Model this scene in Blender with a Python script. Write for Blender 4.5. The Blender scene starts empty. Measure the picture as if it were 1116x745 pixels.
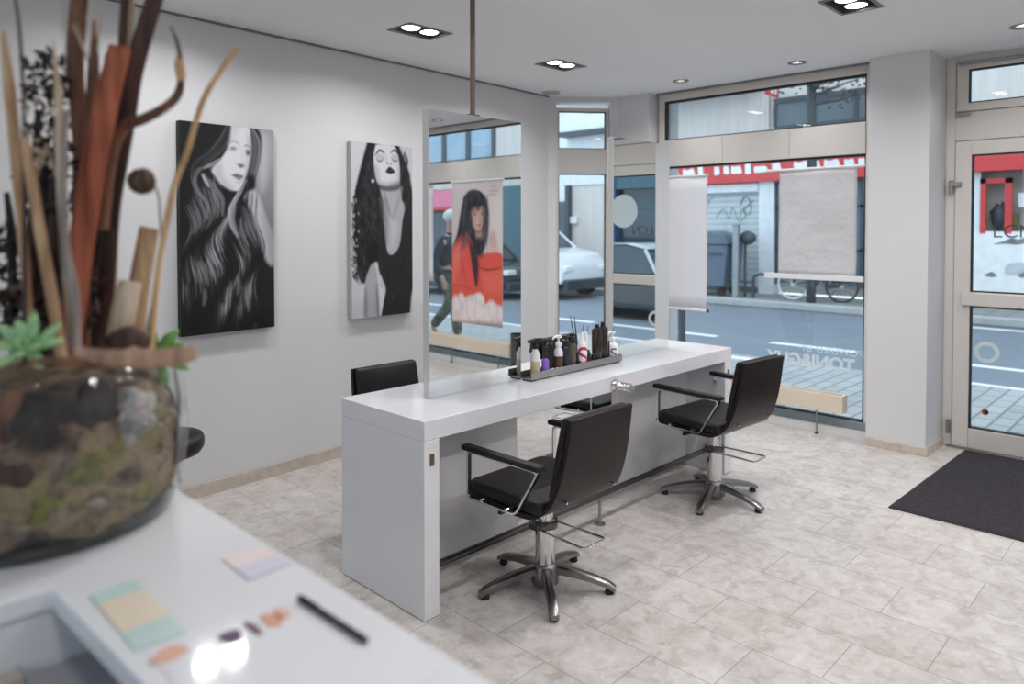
import bpy, bmesh, math, random
import numpy as np
from mathutils import Vector, Matrix
PI = math.pi
rnd = random.Random(7)
SC = bpy.context.scene
COL = SC.collection

# ------------------------------------------------------------------ materials
def new_mat(name):
    m = bpy.data.materials.new(name); m.use_nodes = True
    nt = m.node_tree; nt.nodes.clear()
    out = nt.nodes.new('ShaderNodeOutputMaterial')
    return m, nt, out

def srgb(r, g, b):
    f = lambda c: (c/255/12.92) if c/255 <= .04045 else ((c/255+.055)/1.055)**2.4
    return (f(r), f(g), f(b), 1)

def mat(name, rgb, rough=.5, metal=0., var=.06, scale=6., bump=0., bscale=60., coat=0., spec=.5, emit=None, sheen=0):
    """principled with a noise-driven colour variation"""
    m, nt, out = new_mat(name)
    p = nt.nodes.new('ShaderNodeBsdfPrincipled')
    p.inputs['Roughness'].default_value = rough; p.inputs['Metallic'].default_value = metal
    p.inputs['Specular IOR Level'].default_value = spec
    p.inputs['Coat Weight'].default_value = coat
    c = srgb(*rgb)
    tc = nt.nodes.new('ShaderNodeTexCoord'); nz = nt.nodes.new('ShaderNodeTexNoise')
    nz.inputs['Scale'].default_value = scale; nz.inputs['Detail'].default_value = 4
    nt.links.new(tc.outputs['Object'], nz.inputs['Vector'])
    r = nt.nodes.new('ShaderNodeValToRGB')
    r.color_ramp.elements[0].position = .3; r.color_ramp.elements[1].position = .7
    r.color_ramp.elements[0].color = tuple(x*(1-var) for x in c[:3])+(1,)
    r.color_ramp.elements[1].color = tuple(min(1, x*(1+var)) for x in c[:3])+(1,)
    nt.links.new(nz.outputs['Fac'], r.inputs['Fac']); nt.links.new(r.outputs['Color'], p.inputs['Base Color'])
    if bump:
        n2 = nt.nodes.new('ShaderNodeTexNoise'); n2.inputs['Scale'].default_value = bscale; n2.inputs['Detail'].default_value = 5
        nt.links.new(tc.outputs['Object'], n2.inputs['Vector'])
        b = nt.nodes.new('ShaderNodeBump'); b.inputs['Strength'].default_value = bump; b.inputs['Distance'].default_value = .01
        nt.links.new(n2.outputs['Fac'], b.inputs['Height']); nt.links.new(b.outputs['Normal'], p.inputs['Normal'])
    if emit:
        p.inputs['Emission Color'].default_value = srgb(*emit[0]); p.inputs['Emission Strength'].default_value = emit[1]
    nt.links.new(p.outputs['BSDF'], out.inputs['Surface'])
    return m

def glass_mat(name, tint=(1, 1, 1), refl=.05, rough=0., facing=.5):
    m, nt, out = new_mat(name)
    t = nt.nodes.new('ShaderNodeBsdfTransparent'); t.inputs['Color'].default_value = (*tint, 1)
    g = nt.nodes.new('ShaderNodeBsdfGlossy'); g.inputs['Roughness'].default_value = rough
    fr = nt.nodes.new('ShaderNodeFresnel'); fr.inputs['IOR'].default_value = 1.45
    mul = nt.nodes.new('ShaderNodeMath'); mul.operation = 'MULTIPLY_ADD'
    mul.inputs[1].default_value = facing; mul.inputs[2].default_value = refl
    nt.links.new(fr.outputs['Fac'], mul.inputs[0])
    mx = nt.nodes.new('ShaderNodeMixShader')
    # only the surface facing the incoming ray mirrors; the far side of the thin wall just transmits
    ge = nt.nodes.new('ShaderNodeNewGeometry'); inv = nt.nodes.new('ShaderNodeMath'); inv.operation = 'SUBTRACT'; inv.inputs[0].default_value = 1
    nt.links.new(ge.outputs['Backfacing'], inv.inputs[1])
    m2 = nt.nodes.new('ShaderNodeMath'); m2.operation = 'MULTIPLY'; nt.links.new(mul.outputs[0], m2.inputs[0]); nt.links.new(inv.outputs[0], m2.inputs[1])
    nt.links.new(m2.outputs[0], mx.inputs['Fac']); nt.links.new(t.outputs[0], mx.inputs[1]); nt.links.new(g.outputs[0], mx.inputs[2])
    nt.links.new(mx.outputs[0], out.inputs['Surface'])
    return m

def film_mat(name, rgb, alpha):
    """printed or frosted film on glass: part diffuse, part clear"""
    m, nt, out = new_mat(name)
    t = nt.nodes.new('ShaderNodeBsdfTransparent'); d = nt.nodes.new('ShaderNodeBsdfDiffuse')
    tl = nt.nodes.new('ShaderNodeBsdfTranslucent')
    d.inputs['Color'].default_value = srgb(*rgb); tl.inputs['Color'].default_value = srgb(*rgb)
    a = nt.nodes.new('ShaderNodeMixShader'); a.inputs['Fac'].default_value = .5
    mx = nt.nodes.new('ShaderNodeMixShader'); mx.inputs['Fac'].default_value = alpha
    nt.links.new(d.outputs[0], a.inputs[1]); nt.links.new(tl.outputs[0], a.inputs[2])
    nt.links.new(t.outputs[0], mx.inputs[1]); nt.links.new(a.outputs[0], mx.inputs[2])
    nt.links.new(mx.outputs[0], out.inputs['Surface'])
    return m

def banner_mat(name, rgb, fac=.35, wrinkle=.3):
    m, nt, out = new_mat(name)
    d = nt.nodes.new('ShaderNodeBsdfDiffuse'); tl = nt.nodes.new('ShaderNodeBsdfTranslucent')
    d.inputs['Color'].default_value = srgb(*rgb); tl.inputs['Color'].default_value = srgb(*rgb)
    tc = nt.nodes.new('ShaderNodeTexCoord'); nz = nt.nodes.new('ShaderNodeTexNoise')
    nz.inputs['Scale'].default_value = 5; nz.inputs['Detail'].default_value = 3
    nt.links.new(tc.outputs['Object'], nz.inputs['Vector'])
    b = nt.nodes.new('ShaderNodeBump'); b.inputs['Strength'].default_value = wrinkle; b.inputs['Distance'].default_value = .05
    nt.links.new(nz.outputs['Fac'], b.inputs['Height']); nt.links.new(b.outputs['Normal'], d.inputs['Normal'])
    mx = nt.nodes.new('ShaderNodeMixShader'); mx.inputs['Fac'].default_value = fac
    nt.links.new(d.outputs[0], mx.inputs[1]); nt.links.new(tl.outputs[0], mx.inputs[2])
    nt.links.new(mx.outputs[0], out.inputs['Surface'])
    return m

def emis_mat(name, rgb, s):
    m, nt, out = new_mat(name)
    e = nt.nodes.new('ShaderNodeEmission'); e.inputs['Color'].default_value = srgb(*rgb); e.inputs['Strength'].default_value = s
    nt.links.new(e.outputs[0], out.inputs['Surface'])
    return m

def attr_mat(name, rough=.5):
    """a printed surface: the print is stored per vertex"""
    m, nt, out = new_mat(name)
    p = nt.nodes.new('ShaderNodeBsdfPrincipled'); p.inputs['Roughness'].default_value = rough
    p.inputs['Specular IOR Level'].default_value = .25
    a = nt.nodes.new('ShaderNodeVertexColor'); a.layer_name = 'print'
    nt.links.new(a.outputs['Color'], p.inputs['Base Color'])
    nt.links.new(p.outputs['BSDF'], out.inputs['Surface'])
    return m

def tile_mat():
    """pale marble tiles, .514 x .307 m, half bond, courses along Y"""
    m, nt, out = new_mat('marble_tiles')
    N = nt.nodes.new; L = nt.links.new
    tc = N('ShaderNodeTexCoord'); mp = N('ShaderNodeMapping')
    mp.inputs['Rotation'].default_value = (0, 0, PI/2)
    mp.inputs['Location'].default_value = TILE_OFF
    L(tc.outputs['Object'], mp.inputs['Vector'])
    br = N('ShaderNodeTexBrick'); br.offset = .5; br.squash = 1
    br.inputs['Scale'].default_value = 1.0
    br.inputs['Brick Width'].default_value = .514; br.inputs['Row Height'].default_value = .307
    br.inputs['Mortar Size'].default_value = .0017; br.inputs['Mortar Smooth'].default_value = .1
    br.inputs['Color1'].default_value = (0, 0, 0, 1); br.inputs['Color2'].default_value = (1, 1, 1, 1)
    br.inputs['Mortar'].default_value = (.5, .5, .5, 1)
    L(mp.outputs['Vector'], br.inputs['Vector'])
    nz = N('ShaderNodeTexNoise'); nz.inputs['Scale'].default_value = 10; nz.inputs['Detail'].default_value = 10; nz.inputs['Roughness'].default_value = .65
    nz.inputs['Distortion'].default_value = .8
    L(tc.outputs['Object'], nz.inputs['Vector'])
    r1 = N('ShaderNodeValToRGB'); e = r1.color_ramp.elements
    e[0].position = .3; e[0].color = srgb(176, 167, 161); e[1].position = .70; e[1].color = srgb(217, 213, 210)
    k = e.new(.5); k.color = srgb(203, 196, 191)
    L(nz.outputs['Fac'], r1.inputs['Fac'])
    vo = N('ShaderNodeTexVoronoi'); vo.inputs['Scale'].default_value = 26; vo.feature = 'F1'
    n3 = N('ShaderNodeTexNoise'); n3.inputs['Scale'].default_value = 14; n3.inputs['Detail'].default_value = 4
    L(tc.outputs['Object'], n3.inputs['Vector'])
    mxv = N('ShaderNodeMix'); mxv.data_type = 'RGBA'; mxv.inputs['Factor'].default_value = .12
    L(tc.outputs['Object'], mxv.inputs['A']); L(n3.outputs['Color'], mxv.inputs['B'])
    L(mxv.outputs['Result'], vo.inputs['Vector'])
    rv = N('ShaderNodeValToRGB'); rv.color_ramp.elements[0].position = 0; rv.color_ramp.elements[0].color = (.95, .95, .95, 1)
    rv.color_ramp.elements[1].position = .42; rv.color_ramp.elements[1].color = (0, 0, 0, 1)
    L(vo.outputs['Distance'], rv.inputs['Fac'])
    chips = N('ShaderNodeMix'); chips.data_type = 'RGBA'; chips.inputs['B'].default_value = srgb(216, 212, 209)
    L(rv.outputs['Color'], chips.inputs['Factor']); L(r1.outputs['Color'], chips.inputs['A'])
    # per-tile tint
    tint = N('ShaderNodeMix'); tint.data_type = 'RGBA'; tint.blend_type = 'MULTIPLY'; tint.inputs['Factor'].default_value = 1
    rt = N('ShaderNodeValToRGB'); rt.color_ramp.elements[0].color = (.90, .89, .885, 1); rt.color_ramp.elements[1].color = (1.0, .995, .99, 1)
    L(br.outputs['Color'], rt.inputs['Fac']); L(chips.outputs['Result'], tint.inputs['A']); L(rt.outputs['Color'], tint.inputs['B'])
    # a few dark pits
    n4 = N('ShaderNodeTexNoise'); n4.inputs['Scale'].default_value = 26; n4.inputs['Detail'].default_value = 2
    L(tc.outputs['Object'], n4.inputs['Vector'])
    r4 = N('ShaderNodeValToRGB'); r4.color_ramp.elements[0].position = .74; r4.color_ramp.elements[0].color = (0, 0, 0, 1)
    r4.color_ramp.elements[1].position = .80; r4.color_ramp.elements[1].color = (.8, .8, .8, 1)
    L(n4.outputs['Fac'], r4.inputs['Fac'])
    pit = N('ShaderNodeMix'); pit.data_type = 'RGBA'; pit.inputs['B'].default_value = srgb(120, 108, 98)
    L(r4.outputs['Color'], pit.inputs['Factor']); L(tint.outputs['Result'], pit.inputs['A'])
    # broad wear
    n5 = N('ShaderNodeTexNoise'); n5.inputs['Scale'].default_value = 1.6; n5.inputs['Detail'].default_value = 5
    L(tc.outputs['Object'], n5.inputs['Vector'])
    r5 = N('ShaderNodeValToRGB'); r5.color_ramp.elements[0].position = .38; r5.color_ramp.elements[0].color = (.93, .92, .91, 1)
    r5.color_ramp.elements[1].position = .58; r5.color_ramp.elements[1].color = (1, 1, 1, 1)
    L(n5.outputs['Fac'], r5.inputs['Fac'])
    wear = N('ShaderNodeMix'); wear.data_type = 'RGBA'; wear.blend_type = 'MULTIPLY'; wear.inputs['Factor'].default_value = 1
    L(pit.outputs['Result'], wear.inputs['A']); L(r5.outputs['Color'], wear.inputs['B'])
    pit = wear
    gm = N('ShaderNodeMix'); gm.data_type = 'RGBA'; gm.inputs['B'].default_value = srgb(140, 132, 127)
    L(br.outputs['Fac'], gm.inputs['Factor']); L(pit.outputs['Result'], gm.inputs['A'])
    p = N('ShaderNodeBsdfPrincipled'); p.inputs['Roughness'].default_value = .27; p.inputs['Specular IOR Level'].default_value = .45
    L(gm.outputs['Result'], p.inputs['Base Color'])
    rr = N('ShaderNodeMapRange'); rr.inputs['To Min'].default_value = .22; rr.inputs['To Max'].default_value = .42
    L(nz.outputs['Fac'], rr.inputs['Value']); L(rr.outputs['Result'], p.inputs['Roughness'])
    b = N('ShaderNodeBump'); b.inputs['Strength'].default_value = .25; b.inputs['Distance'].default_value = .002; b.invert = True
    L(br.outputs['Fac'], b.inputs['Height']); L(b.outputs['Normal'], p.inputs['Normal'])
    L(p.outputs['BSDF'], out.inputs['Surface'])
    return m

def brick_mat(name, c1, c2, mortar, w, h, ms=.01, rough=.8, rot=0.):
    m, nt, out = new_mat(name)
    N = nt.nodes.new; L = nt.links.new
    tc = N('ShaderNodeTexCoord'); mp = N('ShaderNodeMapping'); mp.inputs['Rotation'].default_value = (0, 0, rot)
    L(tc.outputs['Object'], mp.inputs['Vector'])
    br = N('ShaderNodeTexBrick'); br.inputs['Scale'].default_value = 1
    br.inputs['Brick Width'].default_value = w; br.inputs['Row Height'].default_value = h; br.inputs['Mortar Size'].default_value = ms
    br.inputs['Color1'].default_value = srgb(*c1); br.inputs['Color2'].default_value = srgb(*c2); br.inputs['Mortar'].default_value = srgb(*mortar)
    L(mp.outputs['Vector'], br.inputs['Vector'])
    p = N('ShaderNodeBsdfPrincipled'); p.inputs['Roughness'].default_value = rough
    L(br.outputs['Color'], p.inputs['Base Color']); L(p.outputs['BSDF'], out.inputs['Surface'])
    return m

def slat_mat(name, rgb, rgb2, freq, rough=.6):
    """horizontal slats of a roller shutter"""
    m, nt, out = new_mat(name)
    N = nt.nodes.new; L = nt.links.new
    tc = N('ShaderNodeTexCoord'); w = N('ShaderNodeTexWave'); w.wave_type = 'BANDS'; w.bands_direction = 'Z'
    w.inputs['Scale'].default_value = freq
    L(tc.outputs['Object'], w.inputs['Vector'])
    r = N('ShaderNodeValToRGB'); r.color_ramp.elements[0].color = srgb(*rgb2); r.color_ramp.elements[1].color = srgb(*rgb)
    r.color_ramp.elements[1].position = .35
    L(w.outputs['Fac'], r.inputs['Fac'])
    # sprayed green scrawl
    p = N('ShaderNodeBsdfPrincipled'); p.inputs['Roughness'].default_value = rough
    L(r.outputs['Color'], p.inputs['Base Color']); L(p.outputs['BSDF'], out.inputs['Surface'])
    return m

def streak_mat(name, rgb, rgb2):
    """concrete with vertical dirt streaks"""
    m, nt, out = new_mat(name)
    N = nt.nodes.new; L = nt.links.new
    tc = N('ShaderNodeTexCoord'); mp = N('ShaderNodeMapping'); mp.inputs['Scale'].default_value = (1, 3, .25)
    L(tc.outputs['Object'], mp.inputs['Vector'])
    n = N('ShaderNodeTexNoise'); n.inputs['Scale'].default_value = 2.2; n.inputs['Detail'].default_value = 6
    L(mp.outputs['Vector'], n.inputs['Vector'])
    r = N('ShaderNodeValToRGB'); r.color_ramp.elements[0].position = .35; r.color_ramp.elements[1].position = .6
    r.color_ramp.elements[0].color = srgb(*rgb2); r.color_ramp.elements[1].color = srgb(*rgb)
    L(n.outputs['Fac'], r.inputs['Fac'])
    p = N('ShaderNodeBsdfPrincipled'); p.inputs['Roughness'].default_value = .9
    L(r.outputs['Color'], p.inputs['Base Color']); L(p.outputs['BSDF'], out.inputs['Surface'])
    return m

def bark_mat(name, c1, c2, sx=1., rough=.7):
    m, nt, out = new_mat(name)
    N = nt.nodes.new; L = nt.links.new
    tc = N('ShaderNodeTexCoord'); mp = N('ShaderNodeMapping'); mp.inputs['Scale'].default_value = (30*sx, 30*sx, 4*sx)
    L(tc.outputs['Object'], mp.inputs['Vector'])
    n = N('ShaderNodeTexNoise'); n.inputs['Scale'].default_value = 1.5; n.inputs['Detail'].default_value = 6
    L(mp.outputs['Vector'], n.inputs['Vector'])
    r = N('ShaderNodeValToRGB'); r.color_ramp.elements[0].position = .35; r.color_ramp.elements[1].position = .65
    r.color_ramp.elements[0].color = srgb(*c1); r.color_ramp.elements[1].color = srgb(*c2)
    L(n.outputs['Fac'], r.inputs['Fac'])
    p = N('ShaderNodeBsdfPrincipled'); p.inputs['Roughness'].default_value = rough
    L(r.outputs['Color'], p.inputs['Base Color'])
    b = N('ShaderNodeBump'); b.inputs['Strength'].default_value = .5; b.inputs['Distance'].default_value = .004
    L(n.outputs['Fac'], b.inputs['Height']); L(b.outputs['Normal'], p.inputs['Normal'])
    L(p.outputs['BSDF'], out.inputs['Surface'])
    return m

TILE_OFF = (.485, .157, 0)
# ------------------------------------------------------------------ mesh helpers
class MB:
    def __init__(s): s.bm = bmesh.new()
    def box(s, a, b, M=None):
        (x0, y0, z0), (x1, y1, z1) = a, b
        v = [s.bm.verts.new(Vector(p) if M is None else M @ Vector(p)) for p in
             ((x0,y0,z0),(x1,y0,z0),(x1,y1,z0),(x0,y1,z0),(x0,y0,z1),(x1,y0,z1),(x1,y1,z1),(x0,y1,z1))]
        for f in ((0,3,2,1),(4,5,6,7),(0,1,5,4),(1,2,6,5),(2,3,7,6),(3,0,4,7)): s.bm.faces.new([v[i] for i in f])
        return s
    def prism(s, poly, axis, a, b):
        """polygon (two coords) extruded along axis 0/1/2 between a and b"""
        def P(p, t):
            q = [0, 0, 0]; o = [i for i in range(3) if i != axis]
            q[o[0]], q[o[1]], q[axis] = p[0], p[1], t
            return s.bm.verts.new(q)
        A = [P(p, a) for p in poly]; B = [P(p, b) for p in poly]; n = len(poly)
        s.bm.faces.new(A); s.bm.faces.new(B[::-1])
        for i in range(n): s.bm.faces.new((A[i], B[i], B[(i+1) % n], A[(i+1) % n]))
        return s
    def ring(s, outer, inner, axis, a, b):
        """prism with a hole: outer and inner have equal point counts"""
        def P(p, t):
            q = [0, 0, 0]; o = [i for i in range(3) if i != axis]
            q[o[0]], q[o[1]], q[axis] = p[0], p[1], t
            return s.bm.verts.new(q)
        n = len(outer)
        oa, ob = [P(p, a) for p in outer], [P(p, b) for p in outer]
        ia, ib = [P(p, a) for p in inner], [P(p, b) for p in inner]
        for i in range(n):
            j = (i+1) % n
            s.bm.faces.new((oa[i], oa[j], ia[j], ia[i])); s.bm.faces.new((ob[i], ib[i], ib[j], ob[j]))
            s.bm.faces.new((oa[i], ob[i], ob[j], oa[j])); s.bm.faces.new((ia[i], ia[j], ib[j], ib[i]))
        return s
    def tube(s, pts, r, n=10, caps=True, flat=1.0, side=None):
        """tube along points; r a number or a list; flat squashes the thickness across 'side'"""
        pts = [Vector(p) for p in pts]; m = len(pts)
        rs = list(r) if isinstance(r, (list, tuple)) else [r]*m
        keep = [0]+[i for i in range(1, m) if (pts[i]-pts[i-1]).length > 1e-6]
        pts = [pts[i] for i in keep]; rs = [rs[i] for i in keep]; m = len(pts)
        rings = []; up = Vector((0, 0, 1))
        t0 = (pts[1]-pts[0]).normalized()
        if abs(t0.z) > .9: up = Vector((1, 0, 0))
        side = Vector(side) if side is not None else t0.cross(up).normalized()
        for i in range(m):
            t = (pts[min(i+1, m-1)]-pts[max(i-1, 0)]).normalized()
            side = (side - t*side.dot(t)).normalized(); w = t.cross(side)
            rings.append([s.bm.verts.new(pts[i]+(side*math.cos(2*PI*k/n)+w*math.sin(2*PI*k/n)*flat)*rs[i]) for k in range(n)])
        for i in range(m-1):
            for k in range(n):
                s.bm.faces.new((rings[i][k], rings[i][(k+1) % n], rings[i+1][(k+1) % n], rings[i+1][k]))
        if caps:
            s.bm.faces.new(rings[0][::-1]); s.bm.faces.new(rings[-1])
        return s
    def loop(s, pts, r, n=8):
        """closed tube"""
        pts = [Vector(p) for p in pts]; m = len(pts); rings = []
        nrm = sum(((pts[i]-pts[0]).cross(pts[(i+1) % m]-pts[0]) for i in range(m)), Vector()).normalized()
        for i in range(m):
            t = (pts[(i+1) % m]-pts[i-1]).normalized(); w = t.cross(nrm).normalized()
            rings.append([s.bm.verts.new(pts[i]+(w*math.cos(2*PI*k/n)+nrm*math.sin(2*PI*k/n))*r) for k in range(n)])
        for i in range(m):
            for k in range(n):
                s.bm.faces.new((rings[i][k], rings[i][(k+1) % n], rings[(i+1) % m][(k+1) % n], rings[(i+1) % m][k]))
        return s
    def lathe(s, prof, n=32, c=(0, 0, 0), M=None):
        rings = []
        for (r, z) in prof:
            if r < 1e-6: rings.append([s.bm.verts.new(Vector((c[0], c[1], c[2]+z)) if M is None else M @ Vector((0, 0, z)))])
            else:
                R = []
                for k in range(n):
                    p = Vector((r*math.cos(2*PI*k/n), r*math.sin(2*PI*k/n), z))
                    R.append(s.bm.verts.new(p+Vector(c) if M is None else M @ p))
                rings.append(R)
        for a, b in zip(rings, rings[1:]):
            for k in range(n):
                j = (k+1) % n
                if len(a) == 1 and len(b) == 1: continue
                if len(a) == 1: s.bm.faces.new((a[0], b[j], b[k]))
                elif len(b) == 1: s.bm.faces.new((a[k], a[j], b[0]))
                else: s.bm.faces.new((a[k], a[j], b[j], b[k]))
        return s
    def cyl(s, p0, p1, r0, r1=None, n=20):
        return s.tube([p0, p1], [r0, r0 if r1 is None else r1], n)
    def ball(s, c, r, M=None, n=2):
        ret = bmesh.ops.create_icosphere(s.bm, subdivisions=n, radius=1)
        sc = r if isinstance(r, (tuple, list)) else (r, r, r)
        for v in ret['verts']:
            p = Vector((v.co.x*sc[0], v.co.y*sc[1], v.co.z*sc[2]))
            if M is not None: p = M @ p
            v.co = p+Vector(c)
        return ret['verts']
    def grid(s, f, nu, nv):
        """surface f(u, v) with u, v in 0..1"""
        V = [[s.bm.verts.new(f(i/nu, j/nv)) for i in range(nu+1)] for j in range(nv+1)]
        for j in range(nv):
            for i in range(nu): s.bm.faces.new((V[j][i], V[j][i+1], V[j+1][i+1], V[j+1][i]))
        return s
    def build(s, name, m, parent=None, smooth=None, bevel=0., seg=2, loc=None, rotz=0., solid=0., sub=0):
        bmesh.ops.recalc_face_normals(s.bm, faces=s.bm.faces[:])
        me = bpy.data.meshes.new(name); s.bm.to_mesh(me); s.bm.free()
        o = bpy.data.objects.new(name, me); COL.objects.link(o)
        if isinstance(m, (list, tuple)):
            for k in m: me.materials.append(k)
        else: me.materials.append(m)
        if parent is not None: o.parent = parent
        if loc is not None: o.location = loc
        if rotz: o.rotation_euler = (0, 0, rotz)
        if solid:
            md = o.modifiers.new('solid', 'SOLIDIFY'); md.thickness = solid; md.offset = 0
        if bevel:
            md = o.modifiers.new('bevel', 'BEVEL'); md.width = bevel; md.segments = seg; md.limit_method = 'ANGLE'; md.angle_limit = math.radians(35)
        if sub:
            md = o.modifiers.new('sub', 'SUBSURF'); md.levels = sub; md.render_levels = sub
        if smooth or (smooth is None and (bevel or sub)):
            for p in me.polygons: p.use_smooth = True
        if smooth == 'auto' or (smooth is None and bevel):
            me.set_sharp_from_angle(angle=math.radians(40))
        return o

def tag(o, label=None, cat=None, group=None, kind=None):
    if label: o['label'] = label
    if cat: o['category'] = cat
    if group: o['group'] = group
    if kind: o['kind'] = kind
    return o
def empty(name, loc=(0, 0, 0), rotz=0.):
    o = bpy.data.objects.new(name, None); COL.objects.link(o)
    o.location = loc; o.rotation_euler = (0, 0, rotz); o.empty_display_size = .1
    return o
def thing(name, label, cat, loc=(0, 0, 0), rotz=0., group=None):
    return tag(empty(name, loc, rotz), label, cat, group)
def struct(o): o['kind'] = 'structure'; return o
def copy_tree(o, parent=None):
    c = o.copy(); COL.objects.link(c)
    if parent is not None: c.parent = parent
    for ch in list(o.children): copy_tree(ch, c)
    return c
def rect_holes(mb, x0, x1, y0, y1, z, holes):
    """horizontal sheet with rectangular holes"""
    xs = sorted({x0, x1, *[h[0] for h in holes], *[h[1] for h in holes]})
    ys = sorted({y0, y1, *[h[2] for h in holes], *[h[3] for h in holes]})
    V = {}
    def vv(x, y):
        if (x, y) not in V: V[(x, y)] = mb.bm.verts.new((x, y, z))
        return V[(x, y)]
    for a, b in zip(xs, xs[1:]):
        for c, d in zip(ys, ys[1:]):
            cx, cy = (a+b)/2, (c+d)/2
            if any(h[0] < cx < h[1] and h[2] < cy < h[3] for h in holes): continue
            mb.bm.faces.new((vv(a, c), vv(b, c), vv(b, d), vv(a, d)))
    return mb
def text_obj(name, body, size, m, parent=None, loc=(0, 0, 0), rot=(0, 0, 0), extrude=.0008, align='CENTER', mirror=False, bold=0.):
    cu = bpy.data.curves.new(name, 'FONT'); cu.body = body; cu.size = size; cu.extrude = extrude; cu.align_x = align; cu.align_y = 'CENTER'
    cu.offset = bold
    o = bpy.data.objects.new(name, cu); COL.objects.link(o); cu.materials.append(m)
    dg = bpy.context.evaluated_depsgraph_get()
    me = bpy.data.meshes.new_from_object(o.evaluated_get(dg), depsgraph=dg); me.name = name
    bpy.data.objects.remove(o); bpy.data.curves.remove(cu)
    o = bpy.data.objects.new(name, me); COL.objects.link(o)
    if not me.materials: me.materials.append(m)
    if parent is not None: o.parent = parent
    o.location = loc; o.rotation_euler = rot
    return o
def arc(c, r, a0, a1, n): return [(c[0]+r*math.cos(a0+(a1-a0)*i/n), c[1]+r*math.sin(a0+(a1-a0)*i/n)) for i in range(n+1)]
def rounded(poly, r, n=4):
    """2-D polygon with rounded corners"""
    out = []; m = len(poly)
    for i in range(m):
        p = Vector(poly[i]); a = (Vector(poly[i-1])-p); b = (Vector(poly[(i+1) % m])-p)
        rr = r[i] if isinstance(r, (list, tuple)) else r
        da, db = min(rr, a.length*.45), min(rr, b.length*.45)
        A, B = p+a.normalized()*da, p+b.normalized()*db
        for k in range(n+1):
            t = k/n; q = A*(1-t)**2+p*2*t*(1-t)+B*t*t
            out.append((q.x, q.y))
    return out
def smooth_path(pts, n=6):
    """Catmull-Rom through points"""
    P = [Vector(p) for p in pts]; P = [P[0]*2-P[1]]+P+[P[-1]*2-P[-2]]; out = []
    for i in range(1, len(P)-2):
        a, b, c, d = P[i-1:i+3]
        for k in range(n):
            t = k/n
            out.append(.5*((2*b)+(c-a)*t+(2*a-5*b+4*c-d)*t*t+(3*b-a-3*c+d)*t**3))
    out.append(P[-2]); return out

# ------------------------------------------------------------------ palette
M = {}
M['wall'] = mat('wall_paint', (214, 213, 213), .7, var=.015, scale=2, bump=.05, bscale=220)
M['ceil'] = mat('ceiling_paint', (232, 232, 234), .8, var=.01, scale=2)
M['tiles'] = tile_mat()
M['skirt'] = mat('skirting_marble', (196, 183, 170), .4, var=.12, scale=22)
M['alu'] = mat('champagne_aluminium', (218, 211, 203), .42, metal=.15, var=.02, scale=3)
M['panel'] = mat('beige_panel', (206, 201, 195), .5, var=.02, scale=3)
M['grey_alu'] = mat('grey_aluminium', (132, 146, 150), .35, metal=.3, var=.03)
M['gasket'] = mat('black_gasket', (26, 26, 28), .6)
M['glass'] = glass_mat('window_glass', (.93, .975, .99), .03, 0., .9)
M['gloss'] = mat('white_gloss_laminate', (226, 226, 229), .10, var=.008, scale=2, spec=.5)
M['counter'] = mat('white_counter_laminate', (228, 228, 231), .05, var=.008, scale=2)
M['steel'] = mat('brushed_steel', (165, 162, 160), .32, metal=1., var=.05, scale=40)
M['darksteel'] = mat('dark_steel', (98, 96, 96), .3, metal=1., var=.05, scale=30)
M['chrome'] = mat('chrome', (215, 213, 212), .09, metal=1., var=.02)
M['castalu'] = mat('cast_aluminium', (140, 137, 135), .32, metal=1., var=.08, scale=20)
M['vinyl'] = mat('black_vinyl', (30, 27, 28), .42, var=.1, scale=12, bump=.12, bscale=260, spec=.3)
M['shell'] = mat('black_gloss_shell', (36, 28, 27), .36, var=.25, scale=9, spec=.2)
M['blackplastic'] = mat('black_plastic', (28, 28, 30), .35, var=.08)
M['rubber'] = mat('black_rubber', (25, 25, 26), .7)
M['mirror'] = mat('mirror_silver', (236, 240, 240), .0, metal=1., var=0.)
M['white'] = mat('white_plastic', (232, 231, 230), .35, var=.01)
M['mat'] = mat('mat_fibre', (62, 58, 62), .95, var=.28, scale=70, bump=.6, bscale=300, spec=.1)
M['brass'] = mat('brass_plate', (130, 110, 82), .35, metal=.6)
M['lens'] = emis_mat('lamp_glow', (255, 250, 244), 14)
M['housing'] = mat('lamp_housing', (150, 148, 148), .3, metal=.7)
M['trimgrey'] = mat('lamp_trim', (112, 108, 106), .35, metal=.5)
M['banner'] = banner_mat('banner_white', (244, 243, 245), .36, .05)
M['banner2'] = banner_mat('banner_back', (228, 225, 225), .34, .6)
M['frost'] = film_mat('frosted_film', (240, 244, 246), .6)
M['frost2'] = film_mat('frosted_disc', (232, 236, 235), .93)
M['beige'] = mat('beige_board', (222, 206, 186), .5, var=.03, scale=4)
M['dark'] = mat('gap_shade_and_track', (124, 122, 124), .8)  # paints the ceiling gap's shade; also colours the ceiling track

CZ = 2.84           # ceiling height
G = -.12            # street level

# ------------------------------------------------------------------ room shell
struct(MB().box((-3.2, -4.2, -.1), (6.15, 4.9, 0)).build('floor', M['tiles']))

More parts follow.
